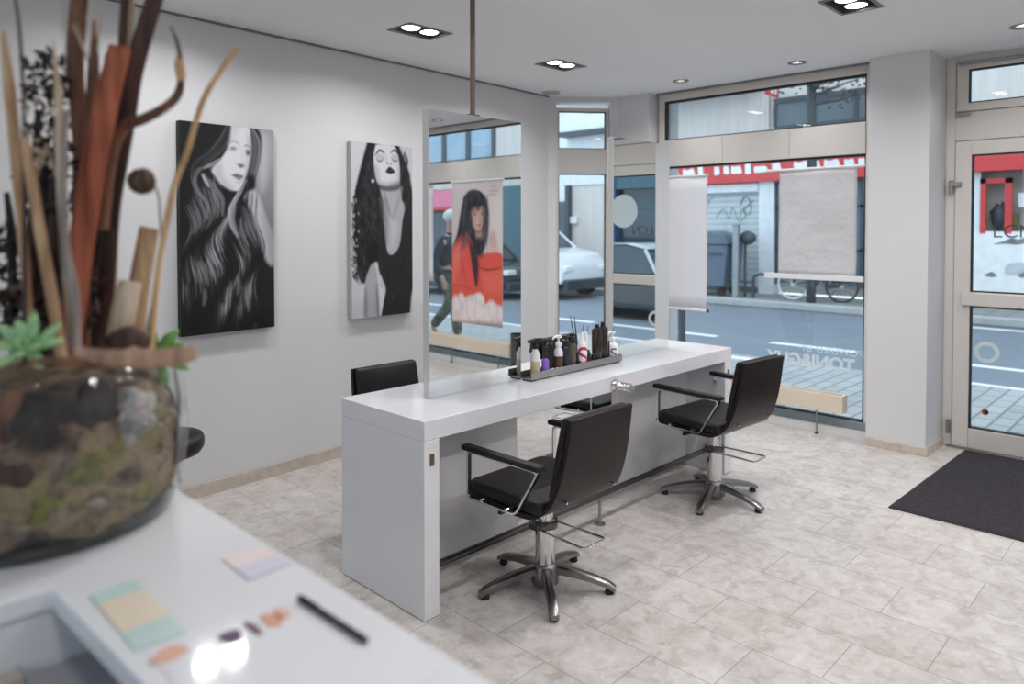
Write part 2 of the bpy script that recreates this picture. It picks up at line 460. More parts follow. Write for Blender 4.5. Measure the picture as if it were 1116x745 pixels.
SQ = [(1.60, 3.64), (2.91, 3.64), (4.25, 3.62), (1.60, 1.49), (2.91, 1.49), (4.22, 1.49), (.0, -.6), (1.60, -.66), (2.91, -.66), (4.22, -.66), (2.91, -2.8), (4.22, -2.8)]
RD = [(5.41, 3.285), (5.42, 2.30), (5.41, .9), (5.41, -.2), (5.42, -1.3), (5.42, -2.4)]
HX, HY = .16, .105
holes = [(x-HX, x+HX, y-HY, y+HY) for x, y in SQ]+[(x-.045, x+.045, y-.045, y+.045) for x, y in RD]
mb = MB(); rect_holes(mb, -3.2, 6.3, -4.2, 4.9, CZ, holes)
struct(mb.build('ceiling', M['ceil']))
def wall_seg(mb, p, q, z0, z1, t):
    """wall piece between two plan points, thickness t to the left of p->q"""
    d = Vector((q[0]-p[0], q[1]-p[1], 0)); n = Vector((-d.y, d.x, 0)).normalized()*t
    P = [Vector((p[0], p[1], 0)), Vector((q[0], q[1], 0)), Vector((q[0], q[1], 0))+n, Vector((p[0], p[1], 0))+n]
    lo = [mb.bm.verts.new((v.x, v.y, z0)) for v in P]; hi = [mb.bm.verts.new((v.x, v.y, z1)) for v in P]
    mb.bm.faces.new(lo[::-1]); mb.bm.faces.new(hi)
    for i in range(4): mb.bm.faces.new((lo[i], lo[(i+1) % 4], hi[(i+1) % 4], hi[i]))
WA = (-3.2, 4.055); WB = (5.17, 4.557)    # slightly skewed left wall
def wy(x): return 4.34+.06*(x-1.62)
mb = MB(); wall_seg(mb, WA, WB, 0, CZ, .3); struct(mb.build('wall_left', M['wall']))
# shallow pier on the left wall
mb = MB(); wall_seg(mb, (-2.0, wy(-2.0)-.07), (1.07, wy(1.07)-.07), 0, CZ, .072); struct(mb.build('trim_1', M['wall']))
# solid grey strip under the ceiling, painting in the shade of a gap
mb = MB(); wall_seg(mb, (WA[0], WA[1]-.012), (WB[0], WB[1]-.012), CZ-.013, CZ, .012); struct(mb.build('gap_shade_strip', M['dark']))
mb = MB(); wall_seg(mb, (1.07, wy(1.07)-.016), (WB[0], WB[1]-.016), 0, .075, .016); struct(mb.build('baseboard_left', M['skirt']))
mb = MB(); wall_seg(mb, (-2.0, wy(-2.0)-.086), (1.07, wy(1.07)-.086), 0, .075, .016); struct(mb.build('baseboard_pier', M['skirt']))
mb = MB(); mb.box((-3.4, -4.2, 0), (-3.2, -3.6, CZ)).box((-3.4, 2.6, 0), (-3.2, 4.9, CZ)).box((-3.4, -3.6, 0), (-3.2, 2.6, .25)).box((-3.4, -3.6, 2.7), (-3.2, 2.6, CZ)); struct(mb.build('wall_back', M['wall']))
wb = empty('added_window', (-3.3, 0, 0)); struct(wb)  # unseen window added behind the camera to let in more daylight
mb = MB(); pn = MB()
for i in range(5): yy = -3.6+6.14*i/4; mb.box((-.03, yy, .25), (.03, yy+.06, 2.7))
mb.box((-.03, -3.54, .25), (.03, 2.54, .31)).box((-.03, -3.54, 2.64), (.03, 2.54, 2.7)); struct(mb.build('frame', M['alu'], wb))
for i in range(4): yy = -3.54+6.14*i/4; pn.box((-.004, yy, .31), (.004, yy+1.475, 2.64))
struct(pn.build('pane', M['glass'], wb))
struct(MB().box((-3.2, -4.4, 0), (6.15, -4.2, CZ)).build('wall_right', M['wall']))

# chamfered corner with the narrow window: local frame, X along the wall, +Y to the street
CA = Vector((5.17, 4.557, 0)); CB = Vector((5.68, 4.13, 0))
cd = (CB-CA).normalized(); cang = math.atan2(cd.y, cd.x); clen = (CB-CA).length
def chamfer(name, boxes, m, parent=None, **k):
    mb = MB()
    for a, b in boxes: mb.box(a, b)
    if parent is None: return mb.build(name, m, loc=CA, rotz=cang, **k)
    return mb.build(name, m, parent, **k)
w0, w1 = .075, clen-.062
struct(chamfer('wall_corner', [((-.12, 0, 0), (w0, .30, CZ)), ((w1, 0, 0), (clen+.02, .30, CZ)), ((w0, 0, CZ-.035), (w1, .30, CZ)), ((w0, 0, 0), (w1, .30, .07))], M['wall']))
def window_unit(root, x0, x1, y, zs, fw, fd, extra_y=.0):
    """frame of uprights and rails round stacked panes; local X along, Y out; zs = list of (z0, z1) panes"""
    fr = MB(); gs = MB(); pn = MB()
    zb, zt = zs[0][0]-fw, zs[-1][1]+fw
    fr.box((x0, y-fd/2, zb), (x0+fw, y+fd/2, zt)); fr.box((x1-fw, y-fd/2, zb), (x1, y+fd/2, zt))
    fr.box((x0+fw, y-fd/2, zs[-1][1]), (x1-fw, y+fd/2, zt))
    for z0, z1 in zs:
        a, b = x0+fw, x1-fw
        g = .007
        gs.box((a, y-.022, z0), (a+g, y+.022, z1)); gs.box((b-g, y-.022, z0), (b, y+.022, z1))
        gs.box((a+g, y-.022, z0), (b-g, y+.022, z0+g)); gs.box((a+g, y-.022, z1-g), (b-g, y+.022, z1))
        pn.box((a+g, y-.004, z0+g), (b-g, y+.004, z1-g))
    struct(fr.build('frame', M['alu'], root, bevel=.003)); struct(gs.build('gasket', M['gasket'], root)); struct(pn.build('pane', M['glass'], root))
wn = empty('window_1', CA, cang); struct(wn)
window_unit(wn, w0, w1, .10, [(.12, 2.12), (2.36, 2.715)], .035, .06)
struct(MB().box((w0+.03, .07, 2.12), (w1-.03, .13, 2.36)).build('transom_panel', M['panel'], wn, bevel=.003))
struct(MB().box((w0, .06, .07), (w1, .14, .12)).build('sill', M['grey_alu'], wn))

# window wall (inner face x = 5.68)
WX = 5.68; GX = 5.85
mb = MB(); mb.box((WX, 3.785, 0), (6.02, 4.16, CZ)); struct(mb.build('wall_window', M['wall']))
struct(MB().box((5.67, 1.469, 0), (6.16, 1.872, CZ)).build('wall_column', M['wall'], bevel=.004))
mb = MB(); mb.box((5.657, 1.456, 0), (5.67, 1.875, .062)); mb.box((5.67, 1.456, 0), (6.06, 1.469, .062)); struct(mb.build('baseboard_column', M['skirt'], bevel=.003))
struct(MB().box((5.67, -.12, 0), (6.16, .32, CZ)).build('wall_pier', M['wall'], bevel=.004))
mb = MB(); mb.box((5.657, -.133, 0), (5.67, .333, .062)); mb.box((5.67, .32, 0), (6.02, .333, .062)); struct(mb.build('baseboard_pillar', M['skirt'], bevel=.003))
struct(MB().box((WX, -4.2, 0), (6.16, -3.3, CZ)).build('wall_street', M['wall']))

def big_window(name, ya, yb):
    root = empty(name); struct(root)
    fr = MB(); d0, d1 = GX-.035, GX+.035; f = .065
    fr.box((d0, yb-f, .07), (d1, yb, CZ)); fr.box((d0, ya, .07), (d1, ya+f, CZ)); fr.box((d0, ya+f, 2.765), (d1, yb-f, CZ))
    struct(fr.build('frame', M['alu'], root, bevel=.003))
    gs = MB(); pn = MB()
    for z0, z1 in ((.125, 2.165), (2.405, 2.765)):
        a, b, g = ya+f, yb-f, .01
        gs.box((GX-.03, a, z0), (GX+.02, a+g, z1)); gs.box((GX-.03, b-g, z0), (GX+.02, b, z1))
        gs.box((GX-.03, a+g, z0), (GX+.02, b-g, z0+g)); gs.box((GX-.03, a+g, z1-g-.006), (GX+.02, b-g, z1))
        pn.box((GX-.004, a+g, z0+g), (GX+.004, b-g, z1-g))
    struct(gs.build('gasket', M['gasket'], root)); struct(pn.build('pane', M['glass'], root))
    tp = MB()
    n = 3; L = (yb-ya-2*f)/n
    for i in range(n): tp.box((GX-.045, ya+f+i*L+.001, 2.165), (GX+.03, ya+f+(i+1)*L-.001, 2.405))
    struct(tp.build('transom_panel', M['panel'], root, bevel=.002))
    struct(MB().box((GX-.05, ya, .065), (GX+.04, yb, .125)).build('bottom_rail', M['grey_alu'], root, bevel=.003))
    struct(MB().box((5.765, ya, 0), (6.1, yb, .065)).build('plinth', M['wall'], root))
    # curtain track on the ceiling
    struct(MB().box((5.77, ya, CZ-.016), (5.785, yb, CZ)).build('ceiling_track', M['dark'], root))
    return root
big_window('window_2', 1.872, 3.765)
big_window('window_3', -3.3, -.12)
# street glazing left of the narrow window and headers are solid
struct(MB().box((6.02, 3.765, -.1), (6.16, 4.3, CZ)).build('wall_outer', M['wall']))

# ------------------------------------------------------------------ entrance door
dr = empty('door_1', (6.08, 0, 0)); struct(dr)
ya, yb = .32, 1.436
fr = MB(); fr.box((-.0, yb-.03, 0), (.07, yb+.033, CZ)); fr.box((0, ya, 0), (.07, ya+.05, CZ)); fr.box((0, ya+.05, 2.80), (.07, yb-.03, CZ))
fr.box((0, ya+.05, 2.235), (.07, yb-.03, 2.44))
struct(fr.build('frame', M['alu'], dr, bevel=.003))
# transom light
tl = MB(); a, b = ya+.05, yb-.035
tl.ring([(a, 2.445), (b, 2.445), (b, 2.797), (a, 2.797)], [(a+.07, 2.502), (b-.075, 2.502), (b-.075, 2.745), (a+.07, 2.745)], 0, -.012, .05)
struct(tl.build('transom_frame', M['alu'], dr, bevel=.004))
gs = MB(); gs.ring([(a+.07, 2.502), (b-.075, 2.502), (b-.075, 2.745), (a+.07, 2.745)], [(a+.08, 2.511), (b-.084, 2.511), (b-.084, 2.735), (a+.08, 2.735)], 0, -.0, .04)
struct(gs.build('transom_gasket', M['gasket'], dr)); struct(MB().box((.016, a+.08, 2.511), (.024, b-.084, 2.735)).build('transom_pane', M['glass'], dr))
struct(MB().box((-.035, 1.31, 2.415), (-.0, 1.405, 2.432)).build('transom_latch', M['steel'], dr, bevel=.004))
lf = MB(); A, B = ya+.055, yb-.034; z0, z1 = .012, 2.226
gl = (A+.105, B-.102)
lf.box((-.014, A, z0), (.05, gl[0], z1)); lf.box((-.014, gl[1], z0), (.05, B, z1))
lf.box((-.014, gl[0], z0), (.05, gl[1], .155)); lf.box((-.014, gl[0], 2.13), (.05, gl[1], z1)); lf.box((-.014, gl[0], 1.04), (.05, gl[1], 1.142))
struct(lf.build('leaf', M['alu'], dr, bevel=.003))
struct(MB().box((-.05, A+.03, 1.048), (-.0145, B-.055, 1.138)).build('push_bar', M['alu'], dr, bevel=.004))
gs = MB()
for (q0, q1) in ((.155, 1.04), (1.142, 2.13)):
    gs.ring([(gl[0], q0), (gl[1], q0), (gl[1], q1), (gl[0], q1)], [(gl[0]+.009, q0+.009), (gl[1]-.009, q0+.009), (gl[1]-.009, q1-.009), (gl[0]+.009, q1-.009)], 0, -.005, .04)
    struct(MB().box((.016, gl[0]+.009, q0+.009), (.024, gl[1]-.009, q1-.009)).build('pane', M['glass'], dr))
struct(gs.build('gasket', M['gasket'], dr))
struct(MB().cyl((-.03, 1.424, 1.85), (-.03, 1.424, 1.95), .014).box((-.045, 1.36, 1.905), (-.012, 1.44, 1.935)).build('hinge', M['steel'], dr, bevel=.002))
struct(MB().cyl((-.03, 1.424, .10), (-.03, 1.424, .2), .014).build('hinge', M['steel'], dr))
struct(MB().box((-.04, ya, -.0), (.09, yb, .012)).build('threshold', M['steel'], dr, bevel=.003))
struct(MB().box((-.035, ya+.02, 2.775), (-.012, yb-.05, 2.792)).build('closer_rail', M['steel'], dr, bevel=.002))
# things stuck to the door glass
t = tag(MB().lathe([(0, 0), (.168, 0), (.168, .001), (0, .001)], 48, M=Matrix.Translation((6.094, .815, 1.775)) @ Matrix.Rotation(PI/2, 4, 'Y')).build('sticker', M['frost2']), 'large round pale frosted sticker high on the door glass', 'sticker')
t = tag(MB().ring([(1.195+.078*math.cos(2*PI*k/40), .715+.078*math.sin(2*PI*k/40)) for k in range(40)], [(1.195+.05*math.cos(2*PI*k/40), .715+.05*math.sin(2*PI*k/40)) for k in range(40)], 0, 6.0935, 6.0945).build('sticker', M['frost2']), 'white ring shaped sticker on the lower door glass', 'sticker')
M['redsp'] = mat('red_dot', (190, 70, 60), .5); M['blackpr'] = mat('black_print', (28, 28, 32), .5)
t = thing('sticker', 'small round red and black sticker low on the door glass', 'sticker', (6.0935, 1.20, .285))
MB().lathe([(0, 0), (.022, 0), (.022, .001), (0, .001)], 24, M=Matrix.Rotation(-PI/2, 4, 'Y')).build('red_disc', M['redsp'], t)
MB().lathe([(0, 0), (.014, 0), (.014, .0008), (0, .0008)], 24, M=Matrix.Translation((-.001, -.008, .0)) @ Matrix.Rotation(-PI/2, 4, 'Y')).build('black_disc', M['blackpr'], t)
t = text_obj('door_lettering', 'LCN', .13, film_mat('letter_film', (96, 100, 102), .6), loc=(6.0935, 1.045, 1.575), rot=(PI/2, 0, -PI/2))
tag(t, 'thin grey letters on the door glass under the round sticker', 'lettering')
t = thing('window_lettering', 'frosted brand lettering low on the large window, read from the street', 'lettering', (5.844, 2.16, .585))
text_obj('lettering', 'POWERED', .076, M['frost'], t, (0, -.03, .052), (PI/2, 0, PI/2), align='CENTER')
text_obj('lettering', 'BY', .076, M['frost'], t, (0, .225, .052), (PI/2, 0, PI/2), align='CENTER')
text_obj('lettering', 'TONI&GUY', .135, M['frost'], t, (0, .20, -.05), (PI/2, 0, PI/2), align='CENTER', bold=.006)

# ------------------------------------------------------------------ ceiling lights
hs = .07
def square_light(x, y, where):
    t = thing('ceiling_light', where, 'ceiling light', (x, y, CZ), group='twin recessed ceiling lights')
    fr = MB(); o = [(-HX-.012, -HY-.012), (HX+.012, -HY-.012), (HX+.012, HY+.012), (-HX-.012, HY+.012)]; i = [(-HX+.006, -HY+.006), (HX-.006, -HY+.006), (HX-.006, HY-.006), (-HX+.006, HY-.006)]
    fr.ring(o, i, 2, -.006, .0); fr.build('trim_frame', M['trimgrey'], t, bevel=.002)
    hb = MB(); hb.box((-HX, -HY, hs), (HX, HY, hs+.01)); hb.box((-HX, -HY, 0), (-HX+.004, HY, hs)); hb.box((HX-.004, -HY, 0), (HX, HY, hs)); hb.box((-HX, -HY, 0), (HX, -HY+.004, hs)); hb.box((-HX, HY-.004, 0), (HX, HY, hs))
    hb.build('housing', M['housing'], t)
    for sx in (-1, 1):
        g = MB().lathe([(.058, .005), (.064, .012), (.064, .04), (.03, .06), (0, .06)], 24, c=(sx*.073, 0, .0)).build('lamp', M['trimgrey'], t, smooth=True)
        MB().lathe([(0, .006), (.045, .004), (.057, .008)], 24, c=(sx*.073, 0, 0)).build('lens', M['lens'], g)
    return t
wsq = ['twin recessed ceiling light nearest the long haired portrait', 'twin recessed ceiling light over the wall side of the styling station', 'twin recessed ceiling light over the far end of the styling station',
       'twin recessed ceiling light nearest the reception counter', 'twin recessed ceiling light in front of the styling station', 'twin recessed ceiling light cut by the top of the photo, before the column']
for k, (x, y) in enumerate(SQ):
    square_light(x, y, wsq[k] if k < 6 else 'twin recessed ceiling light in the unseen part of the salon')
    li = bpy.data.lights.new('lamp_beam', 'AREA'); li.shape = 'DISK'; li.size = .10; li.energy = 10.0*{(4.22, 1.49): 1.75, (4.25, 3.62): 1.2, (2.91, 1.49): .85}.get((x, y), 1); li.color = (.985, .985, 1.0); li.spread = math.radians(155); li.energy *= .5
    for sx in (-1, 1): lo = bpy.data.objects.new('lamp_beam', li); COL.objects.link(lo); lo.location = (x+sx*.073, y, CZ-.008)
wrd = ['small round downlight by the left end of the large window', 'small round downlight over the middle of the large window', 'small round downlight before the entrance door']
for k, (x, y) in enumerate(RD):
    t = thing('downlight', wrd[k] if k < 3 else 'small round downlight in the unseen part of the salon', 'ceiling light', (x, y, CZ), group='round downlights along the windows')
    fr = MB(); fr.lathe([(.033, .03), (.037, -.002), (.066, -.005), (.068, .0), (.045, .0), (.045, .035)], 28); fr.build('trim_ring', M['trimgrey'], t, smooth='auto')
    MB().box((-.045, -.045, .04), (.045, .045, .05)).build('housing', M['housing'], t)
    MB().lathe([(0, .006), (.033, .012)], 24).build('lens', M['lens'], t)
    li = bpy.data.lights.new('lamp_beam', 'AREA'); li.shape = 'DISK'; li.size = .07; li.energy = 3; li.color = (.985, .985, 1.0); li.spread = math.radians(140)
    lo = bpy.data.objects.new('lamp_beam', li); COL.objects.link(lo); lo.location = (x, y, CZ-.008)
tag(MB().lathe([(0, -.014), (.075, -.013), (.085, 0), (0, 0)], 32, c=(5.03, 4.40, CZ)).build('smoke_detector', mat('grey_disc', (170, 168, 168), .6), smooth='auto'), 'flat round grey disc on the ceiling at the corner', 'smoke detector')

# ------------------------------------------------------------------ styling station
DX0, DX1, DY0, DY1, DZ = 1.85, 4.425, 2.296, 2.90, .82
st = thing('styling_station', 'long white gloss double-sided styling station in the middle of the salon', 'salon station', ((DX0+DX1)/2, (DY0+DY1)/2, 0))
ox, oy = (DX0+DX1)/2, (DY0+DY1)/2
def sb(a, b): return (a[0]-ox, a[1]-oy, a[2]), (b[0]-ox, b[1]-oy, b[2])
MB().box(*sb((DX0, DY0, DZ-.083), (DX1, DY1, DZ))).build('worktop', M['gloss'], st, bevel=.003)
for xa, xb in ((DX0, DX0+.08), (DX1-.085, DX1)):
    MB().box(*sb((xa, DY0, .003), (xb, DY1, DZ-.083))).build('end_panel', M['gloss'], st, bevel=.003)
for xa, xb in ((DX0+.08, 2.69), (3.54, DX1-.085)):
    MB().box(*sb((xa, 2.582, .02), (xb, 2.614, DZ-.083))).build('centre_panel', M['gloss'], st, bevel=.002)
for yy in (2.39, 2.806):
    fr = MB().cyl(*[tuple(Vector(p)-Vector((ox, oy, 0))) for p in ((DX0+.08, yy, .16), (DX1-.085, yy, .16))], .017)
    r = fr.build('foot_rail', M['darksteel'], st, smooth='auto')
    for xx in (3.135,):
        MB().cyl((xx-ox, yy-oy, .008), (xx-ox, yy-oy, .155), .009).lathe([(0, 0), (.03, 0), (.03, .008), (0, .008)], 24, c=(xx-ox, yy-oy, 0)).build('rail_post', M['steel'], r, smooth='auto')
for xx in (DX0+.04, DX1-.045):
    MB().box(*sb((xx-.012, DY0-.003, .632), (xx+.012, DY0+.002, .682))).build('socket_plate', M['brass'], st, bevel=.002)
# coil holder for a dryer on the apron
for xx, yy, sg in ((3.135, DY0, -1),):
    h = thing('dryer_holder', 'chrome coil hair dryer holder on the front edge of the styling station', 'holder', (xx, yy, .772))
    MB().lathe([(0, 0), (.030, 0), (.032, .004), (.022, .012), (.011, .018), (.009, .05), (0, .05)], 28, M=Matrix.Rotation(-sg*PI/2, 4, 'X')).build('rosette', M['chrome'], h, smooth='auto')
    pts = []
    for i in range(121):
        a = i/120*2*PI*6; rr = .021-.002*(i/120)
        pts.append((rr*math.cos(a), sg*(.035+.075*i/120), rr*math.sin(a)))
    MB().tube(pts, .003, 6).build('coil', M['chrome'], h, smooth=True)

# ------------------------------------------------------------------ mirrors
MY0, MY1 = 2.585, 2.63
def station_mirror(x0, x1, z1, label):
    t = thing('station_mirror', label, 'mirror', ((x0+x1)/2, (MY0+MY1)/2, DZ+.001), group='station mirrors')
    hx = (x1-x0)/2; hy = (MY1-MY0)/2; h = z1-DZ
    MB().box((-hx, -hy+.004, 0), (hx, hy-.004, h)).build('core', M['frame_m'], t, bevel=.0015)
    for s in (-1, 1):
        y0, y1 = sorted((s*hy, s*(hy-.004)))
        MB().box((-hx+.001, y0, .0), (hx-.001, y1, h-.001)).build('mirror_glass', M['mirror'], t)
    return t
M['frame_m'] = mat('mirror_edge', (196, 194, 192), .35, var=.02)
station_mirror(2.112, 2.722, 2.142, 'tall frameless mirror at the near end of the station, showing a red jacket poster')
station_mirror(3.515, 4.125, 2.142, 'tall frameless mirror at the window end of the station, showing the entrance door')
p = thing('support_pole', 'slim brown metal pole from the ceiling to the near mirror', 'pole', (2.405, 2.6075, 2.144))
M['pole'] = mat('bronze_pole', (120, 106, 96), .35, metal=.7)
MB().cyl((0, 0, 0), (0, 0, CZ-2.144), .013).build('tube', M['pole'], p, smooth='auto')
MB().box((-.03, -.018, 0), (.03, .018, .006)).build('foot_plate', M['pole'], p)

# ------------------------------------------------------------------ salon chair
def star_legs(parent, a0, R, m, hub_z=.075, n=5):
    for k in range(n):
        a = a0+2*PI*k/n; c, s = math.cos(a), math.sin(a); mb = MB(); prev = None
        N = 10
        for i in range(N+1):
            t = i/N; r = .035+(R-.035)*t
            zt = hub_z+.028-.062*t**1.7; th = .036-.014*t; w = .026-.005*t
            if i == N: zt -= .006; w -= .003
            q = []
            for (dw, dz) in ((-w, -th), (w, -th), (w, -.006), (w*.6, 0), (-w*.6, 0), (-w, -.006)):
                q.append(mb.bm.verts.new((r*c-dw*s, r*s+dw*c, zt+dz)))
            if prev:
                for j in range(6): mb.bm.faces.new((prev[j], prev[(j+1) % 6], q[(j+1) % 6], q[j]))
            else: mb.bm.faces.new(q)
            prev = q
        mb.bm.faces.new(prev[::-1])
        leg = mb.build('base_leg', m, parent, smooth='auto')
        gx, gy = (R-.028)*c, (R-.028)*s
        MB().lathe([(0, 0), (.018, 0), (.020, .006), (.016, .024), (0, .024)], 18, c=(gx, gy, 0)).build('glide', M['rubber'], leg, smooth='auto')

def salon_chair(label, loc, rotz, base_a, dz=0., lever_a=0.):
    t = thing('salon_chair', label, 'chair', loc, rotz, group='black styling chairs around the station')
    # seat cushion
    sc = MB(); sc.prism(rounded([(-.255, -.20), (.255, -.20), (.262, .20), (.235, .243), (-.235, .243), (-.262, .20)], .03), 2, .432+dz, .486+dz)
    sc.build('seat', M['vinyl'], t, bevel=.016, seg=3)
    # shell: tray under the seat running up into the back
    prof = [(-.325, .838), (-.308, .72), (-.288, .62), (-.262, .535), (-.228, .468), (-.185, .428), (-.13, .406), (0, .408), (.12, .416), (.235, .428)]
    wid = [.208, .213, .219, .226, .234, .243, .254, .264, .268, .262]
    f = MB(); th = .022; pv = None
    P = smooth_path([(w, y, z+dz) for (y, z), w in zip(prof, wid)], 4)
    for i, q in enumerate(P):
        a = P[max(i-1, 0)]; b = P[min(i+1, len(P)-1)]; d = Vector((0, b.y-a.y, b.z-a.z)).normalized(); nn = Vector((0, d.z, -d.y))
        if nn.y < 0 and i < 4: nn = -nn
        nn = Vector((0, -d.z, d.y))
        row = [f.bm.verts.new((-q.x, q.y, q.z)), f.bm.verts.new((q.x, q.y, q.z)), f.bm.verts.new((q.x, q.y+nn.y*th, q.z+nn.z*th)), f.bm.verts.new((-q.x, q.y+nn.y*th, q.z+nn.z*th))]
        if pv:
            for j in range(4): f.bm.faces.new((pv[j], pv[(j+1) % 4], row[(j+1) % 4], row[j]))
        else: f.bm.faces.new(row)
        pv = row
    f.bm.faces.new(pv[::-1])
    f.build('shell', M['shell'], t, bevel=.004)
    # back cushion on the inside of the shell
    f = MB(); K = 12
    def bk(u, v):
        z = .50+(.842-.50)*v; y = -.232 - .066*v; w = .210-.010*v
        return Vector(((u*2-1)*w, y, z+dz))
    A = [[f.bm.verts.new(bk(i/K, j/K)) for i in range(K+1)] for j in range(K+1)]
    B = [[f.bm.verts.new(bk(i/K, j/K)+Vector((0, .034+.018*(math.sin(PI*i/K)*math.sin(PI*j/K))**.5, 0))) for i in range(K+1)] for j in range(K+1)]
    for j in range(K):
        for i in range(K):
            f.bm.faces.new((A[j][i], A[j+1][i], A[j+1][i+1], A[j][i+1])); f.bm.faces.new((B[j][i], B[j][i+1], B[j+1][i+1], B[j+1][i]))
    edge = [(0, i) for i in range(K+1)]+[(j, K) for j in range(1, K+1)]+[(K, i) for i in range(K-1, -1, -1)]+[(j, 0) for j in range(K-1, 0, -1)]
    for (a, b), (c, d) in zip(edge, edge[1:]+edge[:1]): f.bm.faces.new((A[a][b], A[c][d], B[c][d], B[a][b]))
    bc = f.build('back_cushion', M['vinyl'], t, bevel=.012, seg=3)
    # arm loops
    for s in (-1, 1):
        o = [(.198, .424+dz), (.198, .636+dz), (-.228, .636+dz), (-.098, .424+dz)]
        i = [(.189, .433+dz), (.189, .627+dz), (-.214, .627+dz), (-.093, .433+dz)]
        m = MB(); xa, xb = sorted((s*.272, s*.296)); m.ring(rounded(o, .03), rounded(i, .024), 0, xa, xb)
        ar = m.build('arm_frame', M['chrome'], t, bevel=.0015)
        m = MB(); xa, xb = sorted((s*.264, s*.307)); m.prism(rounded([(.222, .634+dz), (.222, .658+dz), (-.235, .658+dz), (-.242, .641+dz), (-.225, .634+dz)], .008, 3), 0, xa, xb)
        m.build('arm_pad', M['vinyl'], ar, bevel=.009, seg=3)
        for yy in (.10, -.05):
            MB().cyl((s*.262, yy, .438+dz), (s*.300, yy, .438+dz), .008, n=12).build('bolt', M['chrome'], ar, smooth='auto')
    # bolts at the back and a small handle under the seat
    for s in (-1, 1):
        MB().cyl((s*.16, -.235, .490+dz), (s*.16, -.262, .484+dz), .005, n=12).build('back_bolt', M['chrome'], t, smooth='auto')
    MB().box((-.22, .02, .385+dz), (-.16, .07, .407+dz)).box((-.245, .035, .378+dz), (-.205, .055, .394+dz)).build('tilt_knob', M['blackplastic'], t, bevel=.004)
    MB().box((-.11, -.12, .388+dz), (.11, .10, .408+dz)).build('seat_plate', M['darksteel'], t, bevel=.004)
    # pedestal and pump lever
    MB().lathe([(0, .05), (.044, .05), (.044, .30+dz*.5), (.040, .304+dz*.5), (.036, .304+dz*.5), (.036, .39+dz), (0, .39+dz)], 32).build('pedestal', M['chrome'], t, smooth='auto')
    hb = MB(); hb.lathe([(0, .02), (.060, .022), (.064, .05), (.060, .095), (.05, .108), (.046, .112), (0, .112)], 32)
    bs = hb.build('base_hub', M['castalu'], t, smooth='auto')
    star_legs(t, base_a, .315, M['castalu'])
    la = lever_a; R = Matrix.Rotation(la, 4, 'Z')
    z = .285+dz*.5; pts = rounded([(-.068, .02), (-.085, -.29), (.062, -.29), (.052, .02)], [.0, .02, .02, .0])
    m = MB().tube([tuple(R @ Vector((x, y, z-.012*(-y)))) for x, y in pts], .0052, 8)
    lv = m.build('pump_lever', M['chrome'], t, smooth=True)
    m = MB(); m.lathe([(.044, -.014), (.056, -.014), (.058, 0), (.056, .014), (.044, .014)], 28, c=(0, 0, z))
    m.box((-.075, -.02, z-.012), (-.05, .03, z+.012)).box((.05, -.02, z-.012), (.062, .03, z+.012))
    m.build('lever_collar', M['darksteel'], lv, smooth='auto')
    return t
D = math.radians
salon_chair('black salon chair nearest the camera, back turned to the room', (2.42, 2.15, 0), 0, D(13), 0)
salon_chair('black salon chair at the window end of the station, on the door side', (3.92, 2.14, 0), D(-5), D(49+5), .03, D(6))
salon_chair('black salon chair on the wall side behind the near mirror', (2.42, 3.055, 0), PI, D(30), .0)
salon_chair('black salon chair on the wall side, seen through the gap under the station', (3.92, 3.06, 0), PI+D(4), D(10), .0)

# rolling stool by the wall, only its seat edge shows past the vase
t = thing('rolling_stool', 'black round stool seat by the left wall beside the vase', 'stool', (1.185, 3.30, 0))
MB().lathe([(0, .615), (.14, .615), (.172, .622), (.186, .645), (.187, .674), (.180, .692), (.15, .70), (0, .704)], 40).build('seat', M['vinyl'], t, smooth=True)
MB().lathe([(0, .585), (.10, .585), (.12, .616), (0, .616)], 24).build('seat_plate', M['blackplastic'], t, smooth='auto')
MB().lathe([(0, .10), (.03, .10), (.03, .32), (.016, .325), (.016, .59), (0, .59)], 24).build('gas_lift', M['chrome'], t, smooth='auto')
for k in range(5):
    a = k*2*PI/5+.3; c, s = math.cos(a), math.sin(a)
    lg = MB().tube([(.02*c, .02*s, .115), (.15*c, .15*s, .105), (.25*c, .25*s, .075)], [.022, .018, .013], 10).build('base_leg', M['castalu'], t, smooth='auto')
    MB().cyl((.25*c-.012*s, .25*s+.012*c, .026), (.25*c+.012*s, .25*s-.012*c, .026), .026).build('caster', M['rubber'], lg, smooth='auto')

# ------------------------------------------------------------------ product tray and products
TX0, TX1, TY0, TY1, TZ = 2.712, 3.492, 2.502, 2.5835, DZ+.02
tr = thing('product_tray', 'long brushed steel tray between the two station mirrors', 'tray', ((TX0+TX1)/2, (TY0+TY1)/2, DZ))
hx, hy = (TX1-TX0)/2, (TY1-TY0)/2
m = MB(); m.box((-hx, -hy, .008), (hx, hy, .011)); m.box((-hx, -hy, .0105), (hx, -hy+.0025, .045)); m.box((-hx, hy-.0025, .0105), (hx, hy, .045))
m.box((hx-.0025, -hy+.0025, .0105), (hx, hy-.0025, .045))
m.build('channel', M['steel'], tr, bevel=.0008)
for sx in (-1, 1): MB().box((sx*hx*.93-.02, -hy+.01, 0), (sx*hx*.93+.02, hy-.01, .008)).build('foot', M['blackplastic'], tr)
TB = DZ+.0112
GP = 'hair products in the steel tray'
def bottle(label, x, prof, m, cap=None, capm=None, y=None, cat='bottle', n=24, name='bottle'):
    y = (TY0+TY1)/2 if y is None else y
    t = thing(name, label, cat, (x, y, TB), group=GP)
    MB().lathe(prof, n).build('body', m, t, smooth='auto')
    if cap: MB().lathe(cap, n).build('cap', capm or M['blackplastic'], t, smooth='auto')
    return t
